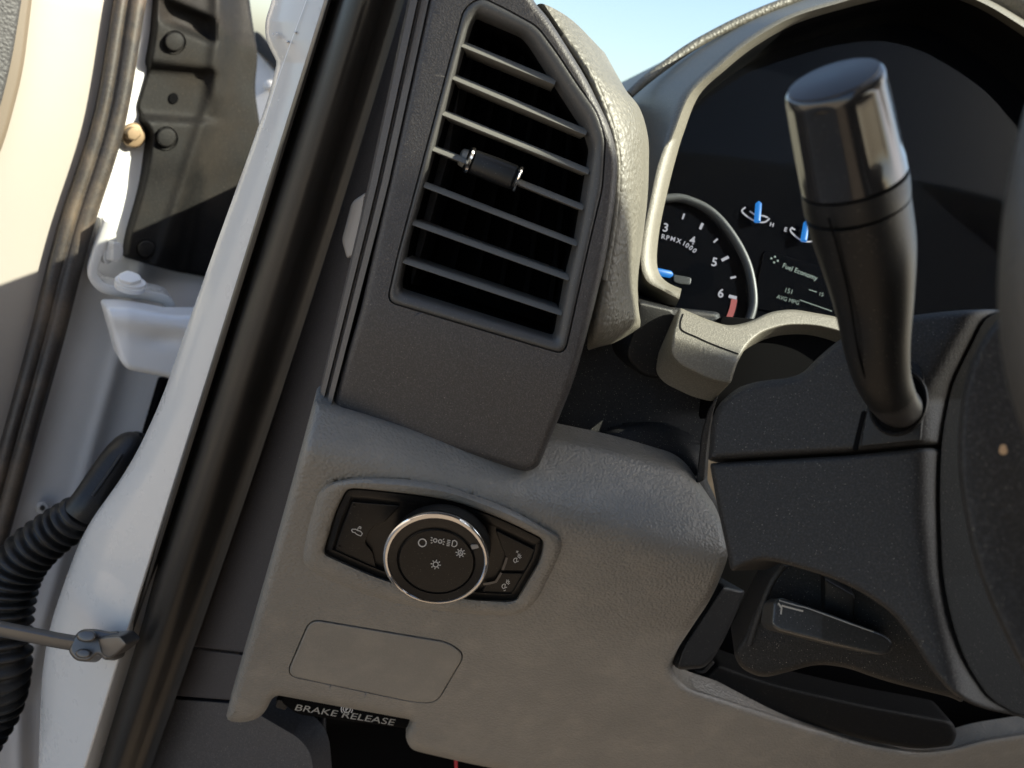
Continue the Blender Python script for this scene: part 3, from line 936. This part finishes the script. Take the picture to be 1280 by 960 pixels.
# well around the tilt lever
F_rec = Fr(1000, 800, .40, (-.4, -.9, .1))
INN = [(916, 816, 8), (928, 796, 6), (948, 750, 40), (966, 722, 16), (984, 704, 10), (1060, 690), (1190, 740), (1205, 880), (1190, 872, 8), (1107, 852, 40), (1057, 834, 30), (1021, 830, 30), (982, 841, 30), (953, 848, 30), (926, 836, 12)]
panel('tilt_housing', F_rec, rnd(INN, 10, 3), mat('housing_black_plastic', (.011, .0105, .01), .55, spec=.25, grain=(1300, .5, .4), dust=.5), colm, hf=lambda x, y: .00012*max(0, 800-y)*-.6, bev=(7, .006), depth=.03, step=8, rings=6)
tube('housing_rib', [F_rec.P(*p) for p in cat([(936, 806, .002), (948, 770, .002), (964, 730, .001), (980, 706, -.001)], 8)], [.0016]*25, SHROUD, colm, seg=10)
F_lev = Fr(1040, 785, .372, (-.35, -.75, .5))
LEV = [(966, 752, 4), (976, 747, 4), (1028, 764, 30), (1068, 779, 20), (1107, 794, 10), (1116, 802, 5), (1113, 816, 5), (1100, 819, 8), (1043, 806, 40), (972, 788, 6), (963, 781, 5)]
lev = panel('tilt_lever', F_lev, rnd(LEV, 5, 2), LEVER, colm, hf=lambda x, y: -.00009*max(0, x-1028), bev=(4, .0025), depth=.02, step=5, rings=5)
strokes('worn_edge', F_lev, [cat([(974, 750.5), (996, 757), (1010, 760.5), (1036, 770), (1066, 781), (1092, 790)], 5)], 1.6, .0004, mat('scuffed_plastic', (.3, .29, .27), .6), lev)
strokes('scuff_mark', F_lev, [[(973, 754), (977, 760), (976, 768)], [(977, 757), (992, 761), (1004, 764)]], 2.2, .0004, mat('scraped_tan', (.5, .45, .38), .7), lev)
panel('lever_slot', F_rec, rnd([(1030, 722), (1069, 744), (1067, 779), (1030, 765)], 3, 3), BLACK, colm, hf=lambda x, y: .006, bev=(3, .002), depth=.01, step=0)
F_well = Fr(980, 850, .518, (-.1, -.98, .05))
well = thing('column_surround', 'black trim surround of the opening below the steering column', 'trim', F_well.P(980, 900))
panel('back_wall', Fr(980, 800, .58, (-.1, -.95, .2)), rnd([(830, 690), (920, 640), (1350, 700), (1400, 960), (1000, 950), (820, 870)], 5, 8), DEEP, well, bev=(3, .002), depth=.01, step=0)
panel('left_rail', Fr(880, 790, .472, (.3, -.9, .2)), rnd([(903, 731, 4), (932, 738, 5), (910, 790, 30), (893, 822, 10), (880, 835, 6), (844, 838, 10), (853, 808, 20)], 5, 2.5), BLACK, well, bev=(5, .004), depth=.02, step=8, rings=5)
panel('bottom_rail', F_well, rnd([(852, 846, 6), (880, 846, 8), (896, 829, 6), (960, 852, 30), (1080, 880, 40), (1190, 900, 10), (1197, 918, 8), (1190, 932, 4), (1150, 937, 30), (1085, 927, 40), (1000, 902, 60), (900, 870, 30), (864, 859, 12)], 6, 3), mat('rail_black_plastic', (.006, .006, .0062), .6, spec=.15, dust=.2), well, bev=(6, .005), depth=.02, step=8, rings=5)
panel('corner_lip', F_well, rnd([(873, 842, 3), (881, 842, 3), (894, 828, 3), (889, 826, 2), (878, 838, 2), (868, 838, 2)], 2, 1.5), SHROUD, well, hf=lambda x, y: .002, bev=(1.5, .001), depth=.004, step=0)

# ================================================================== TURN SIGNAL STALK
stk = thing('turn_signal_stalk', 'black turn signal stalk with thick glossy end rising in front of the gauges', 'signal stalk', at(1130, 515, .33))
AX = [(1044, 112, .2465, 60), (1066, 222, .2625, 63), (1071, 258, .2675, 62), (1083, 312, .2755, 57), (1091, 370, .284, 47.5), (1095, 425, .291, 39.5), (1101, 465, .298, 34), (1111, 491, .305, 30), (1120, 505, .313, 27), (1129, 511, .326, 25.5)]
q = cat(AX, 12)


def axis_slice(i0, i1):
    return q[int(i0*12):int(i1*12)+1]


def stalk_part(name, i0, i1, m, par, extra0=(), extra1=(), prof=None, seg=48, caps=True):
    s = list(extra0)+axis_slice(i0, i1)+list(extra1)
    return tube(name, [at(a[0], a[1], a[2]) for a in s], [a[3]*a[2]/FPX for a in s], m, par, seg=seg, caps=caps, prof=prof, sharp=60)


def lerpA(t):
    i = min(len(q)-1, max(0, int(t*12)))
    return q[i]


def flute(an, i):
    # shallow grip flats round the end grip, running out before both ends
    t = i/14
    e = max(0., min(1., (t-.12)*9))*max(0., min(1., (.93-t)*9))
    c = .5+.5*math.cos(an*7+.6)
    return 1-.035*e*(max(0, c-.45)/.55)**.6


d0 = (at(*AX[0][:3])-at(*AX[1][:3])).normalized()
tip = at(*AX[0][:3])
R0 = AX[0][3]*AX[0][2]/FPX
pts = [at(a[0], a[1], a[2]) for a in axis_slice(0, 1.02)]
grip = tube('end_grip', [tip+d0*.0030]+[tip+d0*.0022]+[tip+d0*.0005]+pts, [R0*.90, R0*.965, R0*.998]+[a[3]*a[2]/FPX for a in axis_slice(0, 1.02)], GLOSS, stk, seg=112, prof=flute, sharp=60)
bm = tube_bm([tip+d0*.0026, tip+d0*.0034, tip+d0*.0036], [R0*.905, R0*.90, R0*.87], seg=64)
finish('end_cap', bm, mat('cap_plastic', (.02, .019, .02), .35, dust=.2, smear=.4, dustcol=(.11, .085, .07)), stk, sharp=50)


def groove(name, t):
    a = lerpA(t); b = lerpA(t+.09)
    p, p2 = at(*a[:3]), at(*b[:3])
    r = a[3]*a[2]/FPX
    return p, (p2-p).normalized(), r


p, dd, r = groove('g', 1.04)
tube('seam_ring', [p-dd*.0005, p+dd*.0002, p+dd*.0009], [r*.985]*3, DEEP, stk, seg=64, caps=False)
stalk_part('collar', 1.09, 1.92, SATIN, stk)
stalk_part('handle', 2.0, 7.2, SATIN, stk)
stalk_part('elbow', 7.0, 9.0, mat('elbow_plastic', (.03, .028, .028), .4, dust=.4), stk)
# thin parting line down the handle
bm = bmesh.new()
s = axis_slice(2.3, 6.6)
tube('parting_line', [at(a[0]-a[3]*.62, a[1]+2, a[2]-a[3]*a[2]/FPX*.83) for a in s], [.0004]*len(s), DEEP, stk, seg=6)

# ================================================================== STEERING WHEEL
wh = thing('steering_wheel', 'black steering wheel with tan scuff on its hub, cut by the right edge', 'steering wheel', F_hub.P(1330, 600))
HB = [(1275, 360), (1256, 388, 20), (1222, 430, 60), (1204, 482, 60), (1197, 540, 60), (1198, 600, 60), (1214, 690, 60), (1240, 762, 80), (1280, 842, 80), (1340, 930), (1560, 960), (1600, 420), (1400, 340)]
panel('hub_cover', F_hub, rnd(HB, 40, 4), HUBM, wh, hf=lambda x, y: .006*(1-math.exp(-max(0, x-1195)/60.)), bev=(8, .006), depth=.03, step=10, rings=6, taper=75)
bm = panel_bm(F_hub, [Vector((1254+5.2*math.cos(a)*(1+.12*math.sin(3*a)), 562+7.5*math.sin(a)*(1+.12*math.cos(2*a)))) for a in (2*math.pi*i/28 for i in range(28))], hf=lambda x, y: .0062*(1-math.exp(-max(0, x-1195)/60.)), bev=(1, .0003), depth=.0008, step=0)
finish('scuff_patch', bm, PATCH, wh)
ptube('rim', [(1860, -420, .23, 85), (1680, -340, .215, 85), (1560, -220, .20, 85), (1460, -40, .19, 84), (1388, 110, .180, 84), (1356, 240, .175, 84), (1346, 330, .172, 84), (1347, 410, .172, 84), (1360, 480, .172, 84), (1390, 550, .174, 84), (1460, 660, .18, 84), (1580, 780, .19, 84), (1760, 860, .205, 84)], WHEELM, wh, seg=40)

# ================================================================== PILLAR TRIM + SEAL + JAMB
pt = thing('pillar_trim', 'flat dark grey plastic trim strip between door seal and vent pod', 'pillar trim', F_trim.P(260, 900))
panel('trim_panel', F_trim, rnd([(505, -30), (600, -30), (560, 200), (470, 520), (325, 818, 2), (225, 806, 2), (274, 689), (388, 320), (490, 13)], 2, 6), TRIM, pt, bev=(2, .001), depth=.01, step=14)
panel('trim_step', F_trim, rnd([(229, 809, 2), (325, 821, 2), (300, 876, 2), (212, 869, 2)], 2, 4), TRIM, pt, hf=lambda x, y: -.001, bev=(2, .001), depth=.01, step=0)
panel('kick_panel', F_trim, rnd([(211, 872, 2), (302, 879, 2), (390, 930, 30), (400, 1040), (140, 1040)], 3, 4), mat('kick_plastic', (.045, .043, .045), .55, grain=(900, .4, .3), dust=.4), pt, hf=lambda x, y: -.001, bev=(3, .002), depth=.02, step=0)
# pale plug peeping out behind the rails
panel('trim_clip', F_trim, rnd([(458, 240, 3), (440, 252, 6), (427, 300, 6), (434, 324, 4), (444, 318, 3)], 3, 2), mat('pale_clip_plastic', (.42, .39, .36), .5), pt, hf=lambda x, y: .008, bev=(3, .002), depth=.008, step=0)

seal = thing('door_seal', 'black rubber door seal running diagonally along the white door frame', 'door seal', F_seal.P(110, 960))


def L_line(a, b, t):
    return Vector(a).lerp(Vector(b), t)


# cross profile from the white edge (0) to the trim (1): (fraction, w)
EA0, EB0 = (424, -60), (84, 1030)        # left edge
EA1, EB1 = (532, -60), (163, 1030)       # right edge
prof = [(.0, -.006), (.02, .001), (.05, .0025), (.085, .0018), (.10, -.003), (.13, -.006), (.17, -.0045), (.20, .001), (.24, .0045), (.30, .007), (.38, .0085), (.47, .0085), (.56, .0065), (.66, .002), (.74, -.003), (.82, -.007), (.92, -.009), (1.0, -.009)]
rows = []
for i in range(15):
    t = i/14
    a, b = L_line(EA0, EB0, t), L_line(EA1, EB1, t)
    # bulge of the strip in the middle of the door opening
    b = b+Vector((10*math.sin(math.pi*t)-8*(1-t), 0))
    rows.append([F_seal.P(*(a.lerp(b, f)), w) for f, w in prof])
finish('bulb_strip', loft_bm(rows, closed=False), SEALM, seal, sharp=70)

JL = [(352, -60), (340, 0, 10), (331, 27, 10), (332, 50, 10), (346, 78, 4), (336, 120, 10), (312, 190, 30), (272, 300, 60), (237, 399, 60), (200, 505, 60), (163, 582, 60), (105, 662, 60), (79, 732, 40), (62, 784, 30), (53, 837, 30), (50, 900, 30), (46, 1030)]
JR = [(86, 1030), (228, 578), (372, 125), (428, -60)]


def jl(y):
    P = JL
    for a, b in zip(P, P[1:]):
        if a[1] <= y <= b[1]:
            return a[0]+(b[0]-a[0])*(y-a[1])/(b[1]-a[1])
    return P[-1][0]


def jamb_h(x, y):
    d = max(0, x-jl(y))
    w = .010*(1-math.exp(-d/16.))
    # a raised pad low down round the strap bracket
    q = ((x-125)/48)**2+((y-800)/85)**2
    if q < 1:
        w += .0015*(1-q)
    return w


jb = thing('door_frame', 'white painted door frame strip flaring wider toward the bottom', 'door frame', F_jamb.P(60, 960))
panel('frame_panel', F_jamb, rnd(JL+JR, 5, 5), PAINT, jb, hf=jamb_h, bev=(5, .004), depth=.03, step=6, rings=5)
strokes('seam_line', F_jamb, [cat([(383, 0), (352, 85), (328, 160)], 5)], 1.0, .0103, PRIMER, jb)
for x, y in ((341, 43), (346, 42), (369, 40), (359, 52)):
    dome('paint_nib', F_jamb, x, y, 1.6, 1.3, .008, .0105, PAINT, jb, n=10)

# unseen cab top, added for shade; header edge set where its shadow ends
bm = bmesh.new()
ROOF_Y = .170
rows = []
for y, z in ((-1.6, 2.02), (-1.6, 2.07), (ROOF_Y-.05, 2.10), (ROOF_Y, 2.06), (ROOF_Y, 2.045), (ROOF_Y-.04, 2.02)):
    rows.append([Vector((x, y, z)) for x in (-.07, .2, .5, 1.0, 1.6)])
rows.append(rows[0])
finish('unseen_roof', loft_bm(rows, closed=False), PAINT, jb, sharp=30)
CARPET = mat('cab_lining', (.13, .10, .075), .9, mottle=.2)


def slab(name, lo, hi, m, par):
    bm = bmesh.new()
    bmesh.ops.create_cube(bm, size=1)
    for v in bm.verts:
        v.co = Vector([lo[k]+(hi[k]-lo[k])*(v.co[k]+.5) for k in range(3)])
    return finish(name, bm, m, par, smooth=False)


slab('floor', (-.06, -1.6, .60), (1.6, .9, .64), CARPET, jb)  # unseen cab shell, these slabs added to cut bounce light inside
slab('rear_wall', (-.07, -1.64, .64), (1.6, -1.60, 2.01), CARPET, jb)
slab('side_wall', (1.6, -1.6, .64), (1.64, .9, 1.42), CARPET, jb)
slab('bulkhead', (-.06, .9, .64), (1.6, .94, 1.38), CARPET, jb)

# ================================================================== DOOR
door = thing('truck_door', 'open white truck door edge with weatherstrip, hinge bracket and black cover', 'truck door', F_door.P(60, 960))
CL = cat([(183, -260, 20), (175, -60, 20), (162, 0, 18.5), (136, 150, 19), (92, 290, 20), (56, 430, 19.5), (20, 560, 19), (-16, 690, 19), (-70, 880, 19)], 10)


def cl_x(y):
    for a, b in zip(CL, CL[1:]):
        if a[1] <= y <= b[1]:
            return a[0]+(b[0]-a[0])*(y-a[1])/(b[1]-a[1])
    return CL[-1][0]


def inner_h(x, y):
    return .014*math.sin(max(0, min(1, (cl_x(y)-x)/230))*math.pi)


IP = [(180, -260), (172, -70), (160, 0), (134, 150), (90, 290), (54, 430), (18, 560), (-18, 690), (-80, 1000), (-600, 1000), (-600, -260)]
panel('inner_panel', F_door, rnd(IP, 10, 5), PAINTD, door, hf=inner_h, bev=(3, .002), depth=.02, step=8)
panel('trim_edge', F_door, rnd([(46, -250), (44, -50), (40, 0), (29, 90, 30), (6, 178, 30), (-30, 260), (-80, 260), (-40, 0), (-30, -250)], 8, 4), TRIME, door, hf=lambda x, y: .022, bev=(7, .005), depth=.03, step=0, rings=5)
panel('door_trim', F_door, rnd([(36, -250), (32, -50), (27, 0), (14, 80, 30), (-4, 150, 30), (-60, 240), (-400, 240), (-400, -250)], 8, 4), TRIMD, door, hf=lambda x, y: .026, bev=(5, .004), depth=.02, step=0, rings=5)


def end_h(x, y):
    # the shut face steps back in two folds
    c = cl_x(y)
    t = (x-c)
    w = -.006*(1/(1+math.exp(-(t-32)/6.0)))
    w -= .012*(1/(1+math.exp(-(t-108+.02*(y-400))/9.0)))
    w += .004*math.exp(-((t-96)/10)**2)
    return w


EP = [(180, -260), (172, -70), (160, 0), (134, 150), (90, 290), (54, 430), (18, 560), (-18, 690), (-80, 1040), (140, 1040), (260, 640), (300, 345), (262, 335, 8), (180, 320, 8), (180, 200), (205, -70), (215, -260)]
panel('end_panel', F_door, rnd(EP, 6, 5), PRIMER, door, hf=end_h, bev=(2, .001), depth=.01, step=4.5)
WSTRIP = mat('dusty_weatherstrip', (.035, .03, .027), .5, grain=(700, .2, .3), dust=.8, smear=.55, dustcol=(.26, .185, .115), mottle=.4)
ws = tube('weatherstrip', [F_door.P(p[0], p[1], .006) for p in CL], [p[2]*.62/FPX*.98 for p in CL], WSTRIP, door, seg=24, flat=.8)
tube('lip', [F_door.P(p[0]-11, p[1], .012) for p in CL], [.0045]*len(CL), WSTRIP, ws, seg=12)
tube('lip', [F_door.P(p[0]+9, p[1], .013) for p in CL], [.0058]*len(CL), WSTRIP, ws, seg=12)

CV = [(200, -60), (194, 40, 10), (187, 81, 20), (170, 134, 6), (191, 168, 5), (184, 214, 20), (175, 250, 30), (162, 294, 30), (158, 322, 6), (190, 332, 20), (216, 339, 10), (262, 347, 6), (330, 200), (324, 150), (318, 110, 20), (323, 70, 20), (316, 30, 20), (304, -60)]


def cov_h(x, y):
    sg = lambda v: 1/(1+math.exp(-max(-40, min(40, v))))
    w = .010
    # ledge that stands out along the right, then the side falls away
    ridge = 277-max(0, y-40)*.10-max(0, y-120)*.22
    w -= .016*sg((x-ridge-12)/7)
    w += .004*math.exp(-((x-ridge+4)/9)**2)
    # slot near the top
    w -= .012*sg((13-abs((y-26)-(x-235)*.42))/2.)*sg((30-abs(x-235))/3.)
    # step down into the middle recess
    w -= .010*sg((y-82-(x-187)*.10)/2.5)*sg((147-y-(x-187)*-.06)/2.0)*sg((268-x)/4)
    # lower plate
    w -= .003*sg((y-215)/10.)
    # pressed ribs on the lower plate
    w += .002*math.exp(-((x-238-(y-300)*-.2)/5)**2)*sg((y-180)/15)
    return w


cv = panel('hinge_cover', F_door, rnd(CV, 6, 4), COVER, door, hf=cov_h, bev=(4, .003), depth=.015, step=3.5, rings=4)
for x, y, r in ((218, 52, 12.5), (208, 172, 12.5), (183, 311, 11)):
    h0 = cov_h(x, y)
    dome('push_pin', F_door, x, y, r, r, h0-.001, h0+.0045, COVER, cv, edge=.25)
    ring('pin_seat', F_door, [(ellipse(x, y+1, r+3, r+3, 0, 32), h0-.0005), (ellipse(x, y+1, r+2, r+2, 0, 32), h0+.0012), (ellipse(x, y, r+.6, r+.6, 0, 32), h0+.0003)], COVER, cv)
dome('plug', F_door, 217, 123, 6, 7, .0005, .0012, DEEP, cv)
# rusty flange bolt
bl = dome('bolt', F_door, 167, 169, 15.5, 16, -.004, .0045, RUST, door, edge=.18)
hx = [Vector((167+9.5*math.cos(rad(60*k+15)), 167+9.5*math.sin(rad(60*k+15)))) for k in range(6)]
panel('bolt_head', F_door, resample(hx, 3), RUST, bl, hf=lambda x, y: .0105, bev=(2, .0012), depth=.007, step=0)

# hinge bracket
hb = thing('hinge_bracket', 'white L-shaped door hinge bracket with two bolts', 'hinge', at(150, 370, .60))
F_hb = Fr(140, 350, .600, (.3, -.93, .1))


def band(name, fr, path, wd_px, th, m, par):
    """a bent steel strip seen edge-on: path px, face width along the plane normal"""
    P = [Vector(p) for p in path]
    L, Rr = [], []
    for i, p in enumerate(P):
        t = (P[min(i+1, len(P)-1)]-P[max(i-1, 0)]).normalized()
        nn = Vector((-t.y, t.x))*wd_px/2
        L.append(p+nn); Rr.append(p-nn)
    rows = []
    for l, r in zip(L, Rr):
        rows.append([fr.P(l.x, l.y, -.0006), fr.P(*l.lerp(r, .12), 0), fr.P(*l.lerp(r, .88), 0), fr.P(r.x, r.y, -.0006), fr.P(r.x, r.y)-fr.n*th, fr.P(l.x, l.y)-fr.n*th])
    return finish(name, loft_bm(rows, cap0=True, cap1=True), m, par, sharp=50)


band('bracket', F_hb, cat([(136, 278), (130, 296), (122, 318), (116, 338), (117, 347), (126, 358), (139, 363), (160, 367), (185, 370), (203, 374), (212, 380), (214, 390)], 6), 12, .035, PAINT, hb)
b1 = panel('washer', Fr(138, 312, .597, (.75, -.6, .2)), ellipse(137, 308, 8.5, 22, 8, 36), PAINT, hb, bev=(2, .001), depth=.004, step=0)
panel('bolt_head', Fr(146, 316, .593, (.75, -.6, .2)), rnd([(141, 302), (149, 303), (154, 308), (154, 318), (149, 328), (141, 326)], 2, 2), PAINT, b1, bev=(2, .001), depth=.012, step=0)
F_bb = Fr(162, 348, .592, (.1, -.55, .83))
for nm, pts, w in (('washer', ellipse(163, 356, 20, 7.5, 10, 36), -.004), ('washer', ellipse(163, 351.5, 20, 7.5, 10, 36), -.001), ('bolt_head', rnd([(147, 343), (160, 338), (174, 343), (178, 350), (164, 354), (149, 350)], 3, 2), .003)):
    panel(nm, F_bb, pts, PRIMER, hb, hf=lambda x, y, w=w: w, bev=(1.5, .001), depth=.004, step=0)
# nylon block under it
F_nb = Fr(190, 430, .585, (.35, -.9, .15))
nb = thing('hinge_buffer', 'white plastic block under the hinge bracket beside the door frame', 'hinge block', F_nb.P(190, 470))


def nb_h(x, y):
    w = .004*math.exp(-((y-398-(x-150)*.15)/12)**2)
    w -= .003*math.exp(-(((x-205)/26)**2+((y-424)/9)**2))
    w -= .00012*max(0, 160-x)
    return w


panel('block', F_nb, rnd([(131, 383, 6), (160, 383, 20), (216, 393, 6), (262, 393), (240, 478), (205, 471, 10), (160, 462, 16), (150, 452, 10)], 6, 3), NYLON, nb, hf=nb_h, bev=(7, .006), depth=.03, step=5, rings=6)

panel('jamb_gap_strip', F_door, rnd([(204, 474, 1), (215, 474, 1), (196, 545, 1), (183, 545, 1)], 1, 4), DEEP, door, hf=lambda x, y: .002, bev=(1, .0005), depth=.01, step=0)
sc = dome('trim_screw', F_door, 53, 635, 9, 9, -.002, .004, PAINT, door)
dome('screw_hole', F_door, 53, 635, 3.6, 3.6, .0035, .0045, STEEL, sc)

# wiring boot
bt = thing('wiring_boot', 'black corrugated rubber wiring boot bridging door and frame', 'rubber boot', at(60, 760, .54))
BP = cat([(166, 550, .575, 10), (160, 558, .56, 18), (148, 576, .548, 22), (130, 602, .538, 22), (112, 627, .53, 21.5), (98, 643, .528, 21)], 8)
sl = tube('sleeve', [at(*p[:3]) for p in BP], [p[3]*p[2]/FPX for p in BP], RUBBER, bt, seg=28)
ptube('sleeve_ridge', [(152, 568, .536, 2.2), (136, 592, .524, 2.2), (116, 620, .515, 2.2)], RUBBER, sl)
ptube('clip_nub', [(162, 552, .56, 9), (170, 548, .57, 9), (178, 552, .58, 9)], RUBBER, bt)
BC = [(100, 640, .528, 21), (82, 655, .53, 24), (60, 671, .53, 25.5), (38, 690, .53, 27), (20, 713, .53, 28.5), (9, 742, .53, 29.5), (3, 780, .53, 30), (0, 830, .53, 31), (-8, 880, .54, 30), (-30, 930, .54, 26)]
qq = cat(BC, 24)
# even arc length
acc = [0]
for a, b in zip(qq, qq[1:]):
    acc.append(acc[-1]+math.hypot(b[0]-a[0], b[1]-a[1]))
tube('bellows', [at(*p[:3]) for p in qq], [p[3]*p[2]/FPX*(1+.17*math.copysign(abs(math.sin(s*math.pi/6.6))**.7, math.sin(s*math.pi/6.6))) for p, s in zip(qq, acc)], RUBBER, bt, seg=36, sharp=80)

# check strap
cs = thing('door_check_strap', 'dark steel door check strap pinned to a clevis on the white frame', 'check strap', at(120, 808, .46))
band('strap', Fr(60, 800, .447, (.1, -.95, .25)), cat([(-60, 776), (0, 789), (40, 797), (70, 803), (100, 808)], 6), 14, .006, STEEL, cs)
F_cl = Fr(118, 805, .452, (-.2, -.75, .62))
panel('clevis', F_cl, rnd([(92, 796, 6), (102, 786, 8), (122, 786, 8), (136, 790, 6), (149, 788, 4), (152, 800), (146, 820, 4), (131, 826, 4), (122, 816, 6), (112, 828, 8), (94, 826, 8), (85, 814, 6)], 5, 2), STEEL, cs, bev=(4, .003), depth=.012, step=0, rings=5)
dome('pin', F_cl, 108, 795, 13, 8, .0, .006, STEEL, cs)
dome('pin', F_cl, 104, 817, 10, 6, -.002, .004, STEEL, cs)
panel('hinge_tongue', Fr(140, 805, .448, (-.5, -.8, .2)), rnd([(122, 796, 4), (150, 794), (160, 805), (146, 818, 4), (136, 824, 6), (126, 818, 4)], 4, 2), STEEL, cs, bev=(3, .002), depth=.01, step=0)

# fender and cowl seen through the hinge gap
F_fen = Fr(330, 110, .95, (-.4, -.9, .3))
fen = thing('front_fender', 'pale fender corner seen through the gap above the hinge cover', 'fender', F_fen.P(330, 170))
panel('fender_panel', F_fen, rnd([(300, 48, 4), (322, 60, 8), (346, 88), (400, 100), (380, 190), (296, 190), (296, 90)], 4, 4), PAINT, fen, bev=(4, .006), depth=.06, step=8)
panel('fender_trim', F_fen, rnd([(318, 38), (326, 42), (352, 74), (352, 92), (318, 62)], 2, 3), BLACK, fen, hf=lambda x, y: .012, bev=(2, .003), depth=.02, step=0)
dome('fender_bolt', F_fen, 336, 106, 7, 6, 0, .012, PAINT, fen)

# ================================================================== WINDSHIELD, GROUND, SKY
xw = at(560, 0, .9).x
wq = [(xw, .98, 1.40), (1.5, .98, 1.40), (1.4, .17, 2.035), (xw+.1, .17, 2.035)]
nwn = Vector((0, -.62, -.78)).normalized()
bm = bmesh.new()
vs = [bm.verts.new(p) for p in wq]+[bm.verts.new(Vector(p)-nwn*.005) for p in wq]
for f in ((0, 1, 2, 3), (7, 6, 5, 4), (0, 4, 5, 1), (1, 5, 6, 2), (2, 6, 7, 3), (3, 7, 4, 0)):
    bm.faces.new([vs[k] for k in f])
finish('windshield', bm, SCREENG, None, smooth=False)
tag(bpy.data.objects['windshield'], 'clear windshield glass over the dashboard with blue sky behind', 'windshield')

g = bmesh.new()
bmesh.ops.create_grid(g, x_segments=8, y_segments=8, size=600)
gr = finish('ground', g, CONC, None, loc=(0, 0, 0))
tag(gr, 'pale dusty ground under the truck', None, None, 'structure')

# ------------------------------------------------------------------ light
SUN = Vector((.74, -.20, .64)).normalized()
el = math.asin(SUN.z)
az = math.atan2(SUN.x, SUN.y)
w = bpy.data.worlds.new('World')
S.world = w
w.use_nodes = True
N = w.node_tree.nodes
sky = N.new('ShaderNodeTexSky')
sky.sky_type = 'NISHITA'
sky.sun_disc = False
sky.sun_elevation = el
sky.sun_rotation = az
sky.air_density = 1.0
sky.dust_density = 1.8
sky.ozone_density = .35
w.node_tree.links.new(sky.outputs[0], N['Background'].inputs[0])
N['Background'].inputs[1].default_value = .09
ld = bpy.data.lights.new('sun', 'SUN')
ld.energy = 4.2
ld.angle = rad(.5)
ld.color = (1, .92, .76)
lo = bpy.data.objects.new('sun', ld)
COL.objects.link(lo)
lo.rotation_euler = SUN.to_track_quat('Z', 'Y').to_euler()
lo.location = (3, 0, 5)

S.view_settings.view_transform = 'Standard'
S.view_settings.look = 'None'
S.view_settings.exposure = 1.6
S.view_settings.gamma = 1
S.render.engine = 'CYCLES'
S.cycles.use_denoising = True
S.cycles.max_bounces = 6
